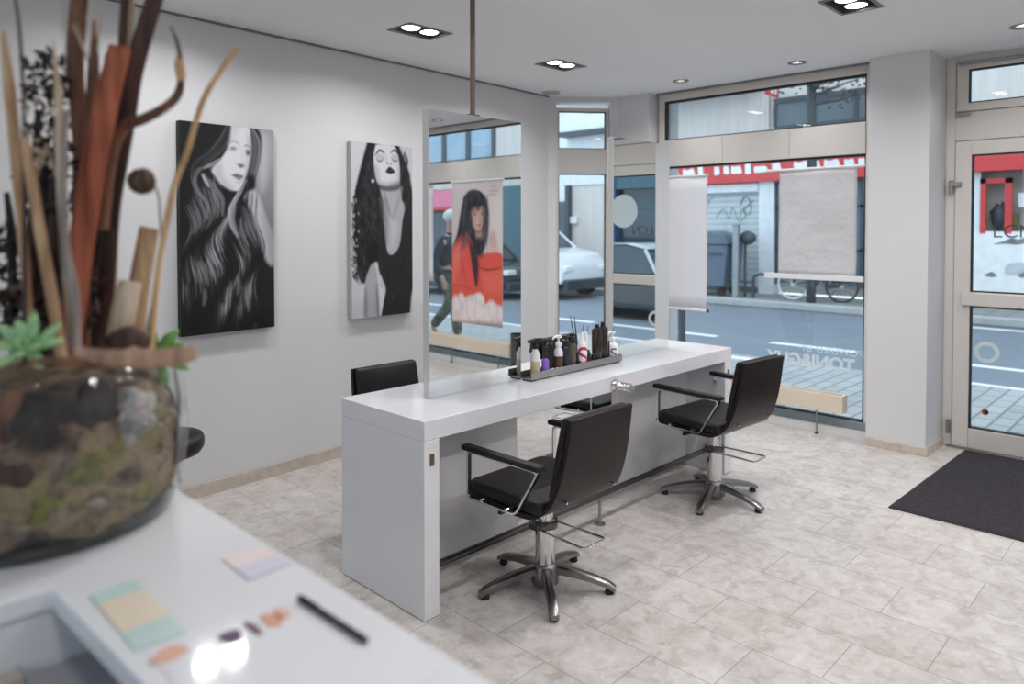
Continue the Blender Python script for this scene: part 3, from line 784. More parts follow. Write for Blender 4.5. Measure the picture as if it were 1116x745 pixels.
def cylp(r, h, nk=None, nh=0, sh=.012):
    p = [(0, 0), (r*.93, 0), (r, .004), (r, h-sh), (r*.9, h-sh*.35)]
    if nk: p += [(nk*1.15, h), (nk, h+.003), (nk, h+nh), (0, h+nh)]
    else: p += [(r*.7, h), (0, h)]
    return p
M['amber'] = mat('olive_bottle', (92, 84, 66), .25, var=.1, scale=20); M['brownb'] = mat('dark_brown_bottle', (48, 36, 33), .18, var=.1)
M['purple'] = mat('purple_bottle', (128, 92, 190), .25, var=.15, scale=30); M['navy'] = mat('dark_navy_bottle', (38, 36, 52), .25)
M['liquid'] = mat('beige_liquid', (190, 178, 142), .25); M['clear'] = mat('cloudy_plastic', (224, 222, 218), .2)
M['label'] = mat('brown_label', (92, 62, 50), .4); M['magenta'] = mat('magenta_print', (186, 44, 100), .4); M['greyred'] = mat('dull_red_print', (130, 70, 78), .4)
M['petrol'] = mat('petrol_plastic', (38, 58, 74), .4)
# spray bottle with trigger
t = thing('spray_bottle', 'clear spray bottle of beige liquid with black trigger head', 'bottle', (2.777, 2.535, TB), group=GP)
MB().lathe([(0, 0), (.024, 0), (.026, .005), (.026, .085), (0, .085)], 24).build('liquid_body', M['liquid'], t, smooth='auto')
MB().lathe([(.026, .085), (.026, .115), (.014, .14), (.012, .15), (0, .15)], 24).build('upper_body', M['clear'], t, smooth='auto')
h = MB(); h.lathe([(0, .148), (.016, .148), (.016, .168), (.01, .17), (0, .17)], 20)
h.prism(rounded([(-.052, .182), (-.052, .196), (.012, .204), (.03, .192), (.022, .168), (-.008, .166), (-.014, .178)], .006), 1, -.011, .011)
h.prism(rounded([(-.034, .182), (-.024, .182), (-.022, .165), (-.034, .135), (-.044, .132), (-.036, .16)], .004), 1, -.006, .006)
h.build('trigger_head', M['blackplastic'], t, bevel=.002, rotz=.0)
bottle('tiny purple bottle with a black nozzle in the steel tray', 2.842, cylp(.020, .088, .011, .006), M['purple'], [(0, .094), (.014, .094), (.013, .118), (.009, .122), (.007, .15), (0, .152)], y=2.525)
# clipper with a curled lead
t = thing('hair_clipper', 'black hair clipper with a curved lead standing in the steel tray', 'clipper', (2.915, 2.56, TB), group=GP)
MB().prism(rounded([(-.022, 0), (.022, 0), (.026, .07), (.02, .14), (-.02, .14), (-.026, .07)], .01), 1, -.016, .016).build('body', M['blackplastic'], t, bevel=.005)
MB().box((-.019, -.011, .14), (.019, .011, .158)).build('blade', M['darksteel'], t, bevel=.001)
MB().tube(smooth_path([(.01, -.02, .13), (-.03, -.02, .17), (-.09, -.018, .195), (-.125, -.012, .19)], 6), .0042, 8).build('lead', M['blackplastic'], t, smooth=True)
# pump bottles
def pump_bottle(label, x, y, r, h, bm, lab=None, tilt=0, pm=None):
    t = thing('pump_bottle', label, 'bottle', (x, y, TB), tilt, group=GP)
    MB().lathe([(0, 0), (r*.95, 0), (r, .005), (r, h*.82), (r*.8, h*.93), (.013, h), (.013, h+.008), (0, h+.008)], 28).build('body', bm, t, smooth='auto')
    p = MB(); p.lathe([(0, h+.006), (.016, h+.006), (.016, h+.026), (.006, h+.03), (.005, h+.05), (.016, h+.052), (.016, h+.064), (0, h+.066)], 20)
    p.tube([(0, 0, h+.058), (.022, 0, h+.06), (.042, 0, h+.056), (.046, 0, h+.047)], [.006, .006, .005, .004], 10)
    p.build('pump', pm or M['white'], t, smooth='auto')
    if lab: MB().lathe([(r+.0004, h*.1), (r+.0008, h*.1), (r+.0008, h*.66), (r+.0004, h*.66)], 28).build('label_band', lab, t, smooth='auto')
    return t
pump_bottle('white pump bottle with a brown label in the steel tray', 2.966, 2.54, .024, .132, M['clear'], M['label'], PI)
bottle('dark navy bottle with a black cap in the steel tray', 3.018, cylp(.024, .135, .014, .004), M['navy'], [(0, .137), (.02, .137), (.02, .165), (.012, .172), (.012, .19), (0, .19)], y=2.535)
bottle('olive bottle with a black cap in the steel tray', 3.075, cylp(.026, .145, .014, .004), M['amber'], [(0, .147), (.021, .147), (.02, .178), (.01, .183), (.01, .195), (0, .196)], y=2.542)
bottle('short black jar before the olive bottle in the steel tray', 3.118, cylp(.02, .09), M['blackplastic'], y=2.55, cat='jar', name='jar')
def s_on(t, r, z, size, m, ang):
    """the letter S curved round a bottle, from a flat outline"""
    pts = []
    for i in range(41):
        u = i/40; a = PI*.25+u*PI*1.25 if u < .5 else None
    path = smooth_path([(.30, .34, 0), (.12, .48, 0), (-.16, .44, 0), (-.30, .24, 0), (-.12, .06, 0), (.12, -.05, 0), (.30, -.24, 0), (.16, -.44, 0), (-.12, -.48, 0), (-.32, -.34, 0)], 5)
    f = MB(); pv = None; w = .085
    for i, q in enumerate(path):
        d = (path[min(i+1, len(path)-1)]-path[max(i-1, 0)]).normalized(); nn = Vector((-d.y, d.x, 0))*w
        row = []
        for k, sgn in enumerate((1, -1)):
            p = q+nn*sgn; a = ang+p.x*size/r; rr = r+.0006
            row.append(f.bm.verts.new((rr*math.cos(a), rr*math.sin(a), z+p.y*size)))
        if pv: f.bm.faces.new((pv[0], pv[1], row[1], row[0]))
        pv = row
    return f.build('letter_mark', m, t, solid=.0006)
cam_a = D(-130)
t = bottle('white bottle with a large magenta letter S and a pointed nozzle', 3.158, [(0, 0), (.026, 0), (.0275, .005), (.0275, .12), (.024, .135), (.012, .152), (.009, .172), (.004, .198), (0, .2)], M['white'], y=2.532)
s_on(t, .0275, .068, .085, M['magenta'], cam_a)
bottle('small black bottle right of the magenta S bottle', 3.207, cylp(.017, .082, .01, .01), M['blackplastic'], y=2.53)
bottle('white bottle half hidden behind the tall brown bottles', 3.232, [(0, 0), (.02, 0), (.022, .1), (.014, .15), (.008, .185), (0, .187)], M['white'], y=2.566)
bottle('small black tube before the tall brown bottles', 3.252, cylp(.015, .066), M['blackplastic'], y=2.524)
bottle('tall dark brown bottle, nearer of the two at the tray end', 3.298, cylp(.030, .205, .012, .004, .02), M['brownb'], [(0, .207), (.014, .207), (.013, .225), (0, .227)], y=2.538)
bottle('tall dark brown bottle, farther of the two at the tray end', 3.362, cylp(.030, .208, .012, .004, .02), M['brownb'], [(0, .21), (.014, .21), (.013, .232), (0, .234)], y=2.545)
bottle('thin black tube beside the tall brown bottles', 3.408, cylp(.012, .12), M['blackplastic'], y=2.545)
t = pump_bottle('white pump bottle with a small dull red letter S at the tray end', 3.45, 2.541, .033, .105, M['white'], None, PI)
s_on(t, .033, .048, .05, M['greyred'], cam_a-PI)
# dark comb and brush handles standing in a cup
t = thing('tool_cup', 'black cup behind the bottles holding combs', 'cup', (3.185, 2.571, TB), group=GP)
MB().lathe([(0, 0), (.010, 0), (.0105, .09), (.0095, .09), (.009, .004), (0, .004)], 18).build('cup', M['blackplastic'], t, smooth='auto')
for k, (dx, tx, h, lab) in enumerate(((-.006, -.085, .29, 'longest upright comb tail in the tool cup'), (-.002, -.05, .285, 'second long comb tail in the tool cup'), (.003, .03, .225, 'short comb tail leaning to the right in the tool cup'), (.006, .075, .215, 'shortest comb tail leaning farthest right in the tool cup'))):
    c = MB().tube([(dx, 0, .005), (tx*.6, .0, h*.6), (tx, 0, h)], [.002, .0035, .0022], 8).build('tail_comb', M['petrol'], None, smooth=True, loc=(3.185, 2.571, TB))
    tag(c, 'dark '+lab, 'comb', 'combs in the tool cup')
for k, (x, y) in enumerate(((2.872, 2.522), (2.905, 2.526), (2.935, 2.522))):
    t = MB().lathe([(0, 0), (.013, 0), (.015, .008), (.012, .024), (.006, .03), (0, .031)], 20).build('clip_cap', M['white'], None, smooth='auto', loc=(x, y, TB))
    tag(t, 'small white cap lying in the tray, '+('beside the purple bottle', 'between two other caps', 'beside the brown label bottle')[k], 'cap', 'small white caps in the tray')

# ------------------------------------------------------------------ printed pictures (prints are flat colour on a canvas)
def lin(c):
    c = np.asarray(c, float)/255
    return np.where(c <= .04045, c/12.92, ((c+.055)/1.055)**2.4)
class Paint:
    def __init__(s, X, Y, bg):
        s.X, s.Y = X, Y; s.C = np.zeros(X.shape+(3,)); s.C[:] = bg
    def _mix(s, a, col):
        col = np.asarray(col, float)
        if col.ndim == 0: col = np.array([col]*3)
        s.C = s.C*(1-a[..., None])+col*a[..., None]
    def poly(s, pts, col, soft=3., alpha=1., curve=True):
        if curve: pts = [(p.x, p.y) for p in smooth_path([(x, y, 0) for x, y in list(pts)+[pts[0]]], 5)][:-1]
        P = np.array(pts, float); Q = np.roll(P, -1, 0)
        ins = np.zeros(s.X.shape, bool); dist = np.full(s.X.shape, 1e9)
        for (x0, y0), (x1, y1) in zip(P, Q):
            c = ((y0 > s.Y) != (y1 > s.Y)); xi = (x1-x0)*(s.Y-y0)/((y1-y0) if abs(y1-y0) > 1e-9 else 1e-9)+x0
            ins ^= c & (s.X < xi)
            dx, dy = x1-x0, y1-y0; L = dx*dx+dy*dy+1e-9
            t = np.clip(((s.X-x0)*dx+(s.Y-y0)*dy)/L, 0, 1)
            dist = np.minimum(dist, np.hypot(s.X-x0-t*dx, s.Y-y0-t*dy))
        sd = np.where(ins, dist, -dist); a = np.clip(sd/(2*soft)+.5, 0, 1)*alpha
        s._mix(a, col)
    def line(s, pts, w, col, soft=1.5, alpha=1., curve=True):
        if curve: pts = [(p.x, p.y) for p in smooth_path([(x, y, 0) for x, y in pts], 4)]
        x0 = min(p[0] for p in pts)-w-2*soft; x1 = max(p[0] for p in pts)+w+2*soft
        y0 = min(p[1] for p in pts)-w-2*soft; y1 = max(p[1] for p in pts)+w+2*soft
        sel = (s.X > x0) & (s.X < x1) & (s.Y > y0) & (s.Y < y1)
        if not sel.any(): return
        X, Y = s.X[sel], s.Y[sel]; d = np.full(X.shape, 1e9); n = len(pts)-1
        for k, ((ax, ay), (bx, by)) in enumerate(zip(pts, pts[1:])):
            dx, dy = bx-ax, by-ay; L = dx*dx+dy*dy+1e-9
            t = np.clip(((X-ax)*dx+(Y-ay)*dy)/L, 0, 1)
            u = (k+t)/n; ww = w*(1-.75*np.abs(2*u-1)**2)
            d = np.minimum(d, np.hypot(X-ax-t*dx, Y-ay-t*dy)-ww)
        a = np.zeros(s.X.shape); a[sel] = np.clip(.5-d/(2*soft), 0, 1)*alpha
        s._mix(a, col)
    def soften(s, n):
        for _ in range(n):
            q = np.pad(s.C, ((1, 1), (1, 1), (0, 0)), 'edge')
            s.C = .5*s.C+.125*(q[:-2, 1:-1]+q[2:, 1:-1]+q[1:-1, :-2]+q[1:-1, 2:])
        return s.C
    def ell(s, c, r, col, soft=3., alpha=1.):
        d = (np.hypot((s.X-c[0])/r[0], (s.Y-c[1])/r[1])-1)*min(r)
        s._mix(np.clip(.5-d/(2*soft), 0, 1)*alpha, col)
    def strands(s, guide, n, spread, w, cols, alpha, rg, soft=1.2, cut=True):
        for _ in range(n):
            o = rg.gauss(0, spread); o2 = rg.gauss(0, spread*.5)
            g = [(x+o*(1+.3*math.sin(k*1.7))+o2*k/len(guide)+rg.gauss(0, 1.2), y+rg.gauss(0, 2)) for k, (x, y) in enumerate(guide)]
            if cut and len(g) > 3:
                a = rg.randint(0, 1); b = len(g)-rg.randint(0, 1); g = g[a:b]
            s.line(g, w*rg.uniform(.5, 1.3), rg.choice(cols), soft, alpha*rg.uniform(.5, 1))

def print_mesh(name, corner, U, V, nu, nv, C, m, parent):
    """flat printed sheet: corner + u*U + v*V, colours C[nv+1][nu+1]"""
    mb = MB(); corner, U, V = Vector(corner), Vector(U), Vector(V)
    mb.grid(lambda u, v: corner+U*u+V*v, nu, nv)
    mb.bm.verts.ensure_lookup_table()
    me = bpy.data.meshes.new(name); mb.bm.to_mesh(me); mb.bm.free()
    o = bpy.data.objects.new(name, me); COL.objects.link(o); me.materials.append(m); o.parent = parent
    at = me.color_attributes.new('print', 'FLOAT_COLOR', 'POINT')
    arr = np.ones(((nu+1)*(nv+1), 4), np.float32); arr[:, :3] = C.reshape(-1, 3)
    at.data.foreach_set('color', arr.ravel())
    return o
def crop_grid(nu, nv, xl, xr, tl, tr, bl, br):
    u, v = np.meshgrid(np.linspace(0, 1, nu+1), np.linspace(0, 1, nv+1))
    X = xl+(xr-xl)*u; T = tl+(tr-tl)*u; B = bl+(br-bl)*u
    return X, T+(B-T)*v
M['print'] = attr_mat('canvas_print', .55)

def portrait_long_hair():
    rg = random.Random(3); nu, nv = 150, 310
    X, Y = crop_grid(nu, nv, 20, 335, 22, 52, 728, 692)
    g = lambda v: lin([v, v*.985, v*1.01])
    p = Paint(X, Y, g(158))
    t = np.clip((Y-120)/380, 0, 1)[..., None]; p.C = p.C*(1-t)+g(92)*t
    p.poly([(288, 60), (318, 80), (312, 200), (290, 250), (278, 160)], g(196), 16, .7)
    p.poly([(290, 470), (350, 470), (350, 760), (230, 760), (262, 560)], g(30), 16)
    p.poly([(0, 0), (190, 0), (262, 36), (290, 66), (290, 130), (272, 200), (262, 250), (292, 330), (296, 560), (262, 760), (0, 760)], g(27), 5)
    p.poly([(222, 262), (250, 240), (280, 262), (304, 330), (330, 396), (345, 470), (316, 486), (286, 420), (262, 340)], g(186), 8)
    p.poly([(296, 330), (334, 400), (340, 480), (318, 478)], g(140), 12, .6); p.poly([(236, 300), (262, 330), (270, 400), (250, 380)], g(70), 10, .6)
    # hair right of the face
    p.poly([(248, 40), (268, 52), (282, 90), (276, 150), (262, 190), (250, 170), (252, 100)], g(40), 6)
    for k in range(26):
        o = rg.uniform(-12, 16); p.line([(256+o*.4, 44), (272+o, 90), (268+o, 150), (252+o*.6, 215)], rg.uniform(.8, 2), g(rg.choice((28, 60, 110, 150, 170))), 2, rg.uniform(.25, .6))
    p.poly([(240, 205), (262, 196), (268, 235), (244, 250), (232, 235)], g(24), 6)
    # hair over the brow, sweeping back
    for k in range(60):
        o = rg.uniform(-46, 10); q = rg.uniform(-8, 8)
        p.line([(186+o*.3, 34+q), (176+o*.7, 78+q), (150+o, 118-o*.2), (112+o, 150-o*.1), (78+o*.6, 186)][:rg.randint(3, 5)], rg.uniform(.8, 2.2), g(rg.choice((20, 30, 44, 60, 78, 92))), 2, rg.uniform(.3, .65))
    # face
    p.poly([(187, 36), (216, 32), (247, 42), (253, 92), (250, 138), (243, 170), (229, 214), (211, 246), (190, 248), (168, 240), (150, 226), (134, 204), (121, 181), (142, 156), (161, 131), (178, 100), (184, 72)], g(216), 3.5)
    p.poly([(121, 181), (150, 160), (160, 205), (190, 238), (178, 246), (150, 228)], g(180), 10, .75)
    p.poly([(240, 60), (256, 92), (252, 150), (240, 190), (228, 220), (236, 150)], g(176), 7, .6)
    p.poly([(190, 36), (214, 34), (206, 62), (188, 92), (176, 104)], g(188), 9, .5)
    p.ell((190, 112), (15, 9), g(178), 5, .55); p.ell((243, 124), (10, 11), g(160), 4, .6)
    p.line([(176, 96), (190, 88), (206, 92), (216, 100)], 2.4, g(128), 3.2, .65); p.line([(229, 104), (240, 100), (251, 108)], 2.4, g(104), 2.6, .75)
    p.line([(181, 113), (191, 108), (203, 112)], 2.4, g(92), 2.8, .7); p.ell((193, 112), (4, 3), g(76), 2.5, .7); p.line([(184, 117), (194, 118), (203, 115)], 1.5, g(150), 2.5, .6)
    p.ell((243, 126), (6.5, 6.5), g(38), 3, .85); p.line([(233, 121), (242, 117), (251, 122)], 2, g(40), 2, .8); p.ell((240, 124), (1.6, 1.6), g(200), 1.5, .7)
    p.line([(221, 112), (224, 138), (231, 158)], 2.4, g(190), 5, .6)
    p.poly([(203, 161), (214, 158), (230, 163), (228, 172), (214, 173)], g(112), 3.6, .8); p.ell((218, 168), (5, 2.6), g(44), 2.2, .85)
    p.poly([(186, 197), (204, 191), (214, 194), (226, 199), (223, 207), (215, 214), (203, 211)], g(120), 3, .85)
    p.line([(185, 197), (203, 200), (224, 204)], 1.7, g(30), 1.8, .95); p.line([(200, 220), (211, 223), (221, 217)], 2.4, g(168), 4, .6)
    # dark below the jaw, then the long waves
    p.poly([(150, 230), (190, 252), (214, 248), (236, 205), (238, 252), (205, 300), (170, 290)], g(26), 6)
    def wave(x0, y, k=1.): return x0+k*(15*math.sin(y/52+x0/48)+7*math.sin(y/29+x0/70+1))
    def light(x0, y): return .5+.5*math.sin(y/34+x0/17+1.3*math.sin(x0/29))
    for n in range(1150):
        x0 = rg.uniform(28, 282); ys = rg.uniform(185, 690); L = rg.uniform(30, 95)
        if 130 < x0 < 236 and ys < 268: continue
        if x0 > 250 and ys < 250: continue
        lo = light(x0, ys+L/2); fade = 1 if ys < 560 else max(.15, 1-(ys-560)/150)
        edge = 1-.5*abs((x0-160)/140)
        v = 22+(250*lo**1.9*rg.uniform(.25, 1.)*edge*fade)
        p.line([(wave(x0, ys+L*i/5), ys+L*i/5) for i in range(6)], rg.uniform(.8, 2.3), g(v), 1.9, rg.uniform(.45, .8), curve=False)
    for gd, w, v in (([(84, 176), (66, 200), (66, 232), (86, 268), (106, 292), (104, 340)], 4, 150), ([(92, 196), (102, 216), (112, 236)], 5, 190), ([(112, 214), (138, 250), (154, 280), (154, 330)], 6, 120), ([(232, 214), (214, 250), (194, 284), (178, 314), (184, 360), (206, 400)], 5, 205), ([(196, 300), (186, 340), (200, 390)], 8, 150), ([(94, 176), (118, 164), (150, 146)], 3.5, 170), ([(226, 300), (238, 340), (232, 400)], 5, 96)):
        p.line(gd, w, g(v), 5, .7); p.strands(gd, 8, 4, 1.1, [g(40), g(v), g(min(225, v*1.15))], .5, rg, cut=False)
    for (x, y, h) in ((92, 600, 46), (205, 560, 52), (245, 575, 44), (150, 640, 34), (262, 690, 14)): p.line([(x, y-h*.6), (x+2, y), (x-2, y+h*.5)], 4.5, g(160), 6, .5)
    p.poly([(0, 680), (345, 650), (345, 760), (0, 760)], g(22), 26, .8)
    return nu, nv, p.soften(1)

def portrait_curls():
    rg = random.Random(5); nu, nv = 130, 290
    X, Y = crop_grid(nu, nv, 38, 292, 14, 40, 722, 692)
    g = lambda v: lin([v, v*.985, v*1.01])
    p = Paint(X, Y, g(196))
    p.poly([(104, 5), (215, 15), (245, 60), (276, 130), (290, 200), (310, 282), (262, 300), (170, 330), (150, 480), (124, 500), (96, 575), (66, 560), (52, 470), (44, 380), (44, 300), (52, 210), (72, 120)], g(27), 4)
    # curls: wavy dark and grey strokes
    for n in range(520):
        x0 = rg.uniform(48, 150); ys = rg.uniform(20, 540); L = rg.uniform(24, 70)
        lo_x = 128-ys*.28 if ys < 250 else 48+rg.uniform(-6, 6)
        if x0 < lo_x: x0 = lo_x+rg.uniform(0, 40)
        hi_x = 126 if ys < 180 else (158 if ys < 330 else 150-(ys-330)*.22)
        if x0 > hi_x: continue
        A = rg.uniform(3, 7); ph = x0/9
        p.line([(x0+A*math.sin((ys+L*i/8)/10+ph), ys+L*i/8) for i in range(9)], rg.uniform(1, 2.4), g(rg.choice((16, 20, 26, 34, 48, 62, 74))), 1.8, rg.uniform(.4, .8), curve=False)
    for n in range(120):
        ys = rg.uniform(40, 260); x0 = 228+ys*.14+rg.uniform(0, 34); L = rg.uniform(20, 50)
        p.line([(x0+4*math.sin((ys+L*i/8)/10+x0/9), ys+L*i/8) for i in range(9)], rg.uniform(1, 2.2), g(rg.choice((16, 22, 30, 50, 64))), 1.8, .6, curve=False)
    for n in range(70):       # loose ringlets on the outline
        ys = rg.uniform(110, 545); x0 = max(40, 112-(ys-20)*.30) if ys < 260 else 46+rg.uniform(-4, 8)
        A = rg.uniform(4, 8); p.line([(x0+A*math.sin(i*1.1), ys+i*4) for i in range(9)], 1.5, g(22), 1.3, .9)
    for n in range(22):
        ys = rg.uniform(240, 540); p.ell((rg.uniform(44, 66), ys), (rg.uniform(2, 3.5), rg.uniform(3, 7)), g(176), 2, .75)
    # neck and chest
    p.poly([(150, 190), (240, 186), (244, 240), (258, 286), (240, 400), (226, 438), (190, 462), (172, 380), (165, 300), (158, 240)], g(170), 5)
    p.poly([(150, 240), (172, 250), (184, 330), (180, 420), (168, 380), (160, 300)], g(110), 9, .7)
    p.line([(168, 212), (182, 262), (194, 308)], 4, g(92), 6, .75); p.line([(236, 215), (226, 270), (204, 320)], 4, g(128), 7, .6)
    p.poly([(196, 330), (224, 340), (212, 420), (196, 440)], g(196), 12, .6)
    # dress
    p.poly([(148, 320), (166, 330), (186, 458), (232, 430), (254, 300), (300, 276), (310, 520), (288, 620), (264, 740), (150, 740), (174, 610), (160, 560), (142, 500)], g(36), 3)
    for n in range(70):
        x = rg.uniform(160, 290); y = rg.uniform(300, 560)
        if y < 470 and 165 < x < 250: continue
        p.line([(x, y), (x-6, y+30), (x-16, y+60)], rg.uniform(1.5, 3), g(rg.choice((24, 46, 58))), 3, .4)
    for _ in range(80):
        x, y = rg.uniform(182, 272), rg.uniform(570, 700); p.line([(x, y), (x+rg.uniform(-4, 4), y+rg.uniform(6, 16))], 1.6, g(rg.choice((54, 64, 20))), 2, .5)
    # arm
    p.poly([(88, 590), (98, 545), (122, 498), (138, 540), (142, 620), (146, 742), (86, 742)], g(166), 3)
    p.line([(92, 600), (93, 730)], 6, g(104), 7, .7); p.line([(138, 580), (143, 730)], 5, g(90), 6, .75)
    p.poly([(148, 590), (160, 604), (166, 640), (158, 690), (150, 715)], g(206), 2)
    # face, tipped back
    p.poly([(136, 28), (174, 26), (213, 34), (228, 62), (235, 104), (238, 150), (236, 176), (222, 192), (190, 198), (156, 190), (134, 166), (128, 120), (126, 76)], g(208), 3.5)
    p.poly([(138, 178), (180, 190), (238, 176), (234, 204), (190, 212), (148, 204)], g(58), 6, .85)
    p.poly([(128, 100), (146, 120), (152, 166), (140, 172), (128, 130)], g(164), 8, .6); p.poly([(226, 100), (238, 120), (238, 172), (224, 176)], g(170), 8, .5)
    p.poly([(140, 168), (180, 178), (234, 168), (226, 186), (150, 186)], g(150), 8, .6)
    p.ell((152, 78), (17, 11), g(140), 6, .6); p.ell((216, 78), (14, 11), g(140), 6, .6); p.ell((154, 80), (9, 6), g(200), 4, .6); p.ell((214, 80), (8, 6), g(196), 4, .6)
    p.line([(133, 70), (148, 52), (160, 53), (172, 63)], 4.6, g(36), 2.4, .95); p.line([(197, 62), (210, 51), (222, 55), (228, 66)], 4.4, g(36), 2.4, .95)
    p.line([(138, 86), (148, 94), (158, 92), (167, 84)], 2.8, g(30), 2, .92); p.line([(203, 84), (212, 92), (222, 93), (230, 88)], 2.8, g(30), 2, .92)
    p.line([(176, 66), (180, 88), (178, 100)], 3, g(166), 5, .6); p.line([(204, 68), (203, 88), (206, 100)], 2.5, g(178), 5, .5)
    p.ell((185, 103), (4.4, 2.8), g(40), 2, .9); p.ell((199, 103), (4.2, 2.8), g(40), 2, .9)
    p.poly([(175, 134), (186, 119), (193, 115), (202, 119), (217, 136), (206, 142), (194, 143), (184, 141)], g(30), 2.2); p.line([(182, 133), (195, 129), (209, 134)], 1.3, g(84), 2, .7)
    p.ell((123, 172), (5, 6), g(222), 2.4)
    p.line([(126, 40), (122, 90), (130, 150), (140, 190), (158, 240), (164, 320)], 4, g(22), 4, .9); p.line([(216, 30), (234, 70), (242, 120), (240, 180), (250, 250)], 4, g(22), 4, .9)
    return nu, nv, p.soften(1)

def poster_red_jacket():
    rg = random.Random(9); nu, nv = 120, 240
    X, Y = crop_grid(nu, nv, 103, 290, 55, 50, 582, 606)
    p = Paint(X, Y, lin((208, 198, 198)))
    p.poly([(250, 120), (300, 100), (300, 330), (262, 330)], lin((226, 216, 212)), 20, .7)
    hair = lin((44, 44, 52)); red = lin((224, 92, 80)); red2 = lin((188, 66, 60)); skin = lin((206, 168, 158))
    p.poly([(148, 110), (168, 88), (192, 84), (216, 96), (236, 130), (243, 180), (240, 240), (228, 300), (208, 338), (186, 320), (160, 276), (104, 308), (122, 250), (136, 170)], hair, 4)
    p.poly([(178, 156), (200, 146), (224, 152), (229, 185), (223, 216), (208, 240), (196, 238), (184, 216)], skin, 4)
    p.poly([(178, 170), (186, 160), (188, 216), (200, 238), (186, 222)], lin((166, 128, 120)), 7, .7)
    for k in range(30):
        o = rg.uniform(0, 52); p.line([(176+o*.7, 98), (174+o, 130), (174+o*1.02, 164+rg.uniform(-6, 6))], 1.8, hair, 2, .75)
    p.line([(183, 176), (191, 172), (199, 175)], 1.6, lin((70, 56, 58)), 2.2, .85); p.line([(210, 175), (217, 172), (225, 176)], 1.6, lin((70, 56, 58)), 2.2, .85)
    p.ell((192, 179), (4, 2.6), lin((60, 48, 52)), 2.2, .8); p.ell((217, 179), (4, 2.6), lin((60, 48, 52)), 2.2, .8)
    p.line([(206, 180), (210, 198), (205, 204)], 1.8, lin((170, 128, 120)), 3, .7); p.ell((206, 219), (8, 3.4), lin((172, 84, 84)), 2.4, .85)
    p.poly([(240, 318), (246, 262), (256, 236), (268, 244), (274, 290), (272, 332), (244, 334)], lin((214, 184, 176)), 5)
    for k in range(4): p.line([(250+k*5, 240+k*4), (246+k*5, 268), (250+k*5, 300)], 1.2, lin((176, 136, 128)), 2.5, .6)
    p.poly([(100, 306), (148, 246), (170, 262), (196, 332), (232, 324), (296, 340), (296, 510), (238, 520), (180, 480), (100, 504)], red, 4)
    p.poly([(104, 320), (146, 262), (140, 330), (112, 420), (104, 420)], lin((240, 140, 128)), 14, .5); p.poly([(212, 400), (290, 400), (290, 470), (226, 470)], lin((236, 116, 100)), 16, .6)
    p.poly([(164, 264), (184, 300), (204, 350), (202, 430), (194, 452), (184, 400), (172, 320)], lin((64, 48, 54)), 4)
    p.line([(200, 372), (236, 388), (292, 378)], 3, lin((104, 44, 48)), 3, .85); p.line([(150, 262), (140, 340), (160, 440)], 3, red2, 5, .7)
    p.line([(212, 340), (206, 420), (220, 480)], 3, red2, 5, .7); p.line([(104, 440), (150, 450), (200, 470)], 3, red2, 5, .6)
    # loose hair: dark locks either side of the neck, lit strands over them
    p.poly([(192, 240), (206, 246), (222, 236), (226, 262), (212, 282), (198, 270)], lin((178, 138, 130)), 5)
    for k in range(120):
        lf = rg.random() < .55
        x0 = rg.uniform(150, 180) if lf else rg.uniform(222, 242); y0 = rg.uniform(100, 250); L = rg.uniform(50, 110)
        dx = -L*rg.uniform(.05, .45) if lf and y0 > 170 else (-L*.1 if lf else L*rg.uniform(-.22, .02))
        p.line([(x0, y0), (x0+dx*.35, y0+L*.5), (x0+dx, y0+L)], rg.uniform(1, 2.4), lin(rg.choice(((84, 82, 90), (66, 66, 74), (30, 30, 38), (40, 40, 48), (104, 100, 106)))), 2, .55)
    for k in range(40):
        x0 = rg.uniform(196, 226); y0 = rg.uniform(262, 290); p.line([(x0, y0), (x0-4, y0+26), (x0-rg.uniform(2, 14), y0+rg.uniform(40, 62))], rg.uniform(1.2, 3), lin(rg.choice(((44, 44, 52), (34, 34, 42), (80, 78, 86)))), 2.5, .7)
    for k in range(26):
        o = rg.uniform(-30, 34); p.line([(190+o*.4, 88), (188+o*1.1, 104), (186+o*1.5, 130)], 1.3, lin(rg.choice(((96, 94, 102), (70, 70, 78), (30, 30, 38)))), 2, .5)
    p.poly([(244, 190), (262, 180), (286, 230), (292, 320), (262, 240)], lin((224, 212, 208)), 8, .6)
    for (x, y, rx, ry) in ((116, 530, 16, 46), (138, 502, 13, 26), (170, 548, 22, 48), (204, 506, 22, 32), (200, 560, 27, 42), (250, 552, 24, 48), (276, 562, 16, 40), (232, 578, 16, 28), (146, 566, 14, 26)):
        p.ell((x, y), (rx, ry), lin((234, 222, 222)), 4); p.line([(x-rx*.3, y-ry*.8), (x-rx*.45, y), (x-rx*.1, y+ry*.8)], 3, lin((224, 178, 182)), 5, .7); p.ell((x+rx*.3, y+ry*.55), (rx*.5, ry*.3), lin((222, 176, 178)), 6, .6)
    p.poly([(100, 578), (300, 592), (300, 620), (100, 620)], lin((84, 74, 76)), 8, .6)
    for (x, y, w) in ((250, 76, 22), (246, 92, 30), (240, 106, 34)):
        for k in range(int(w/5)): p.line([(x+k*5, y+3), (x+k*5+2, y-4), (x+k*5+4, y+3)], 1.1, lin((206, 120, 116)), 1.4, .8)
    return nu, nv, p.soften(1)

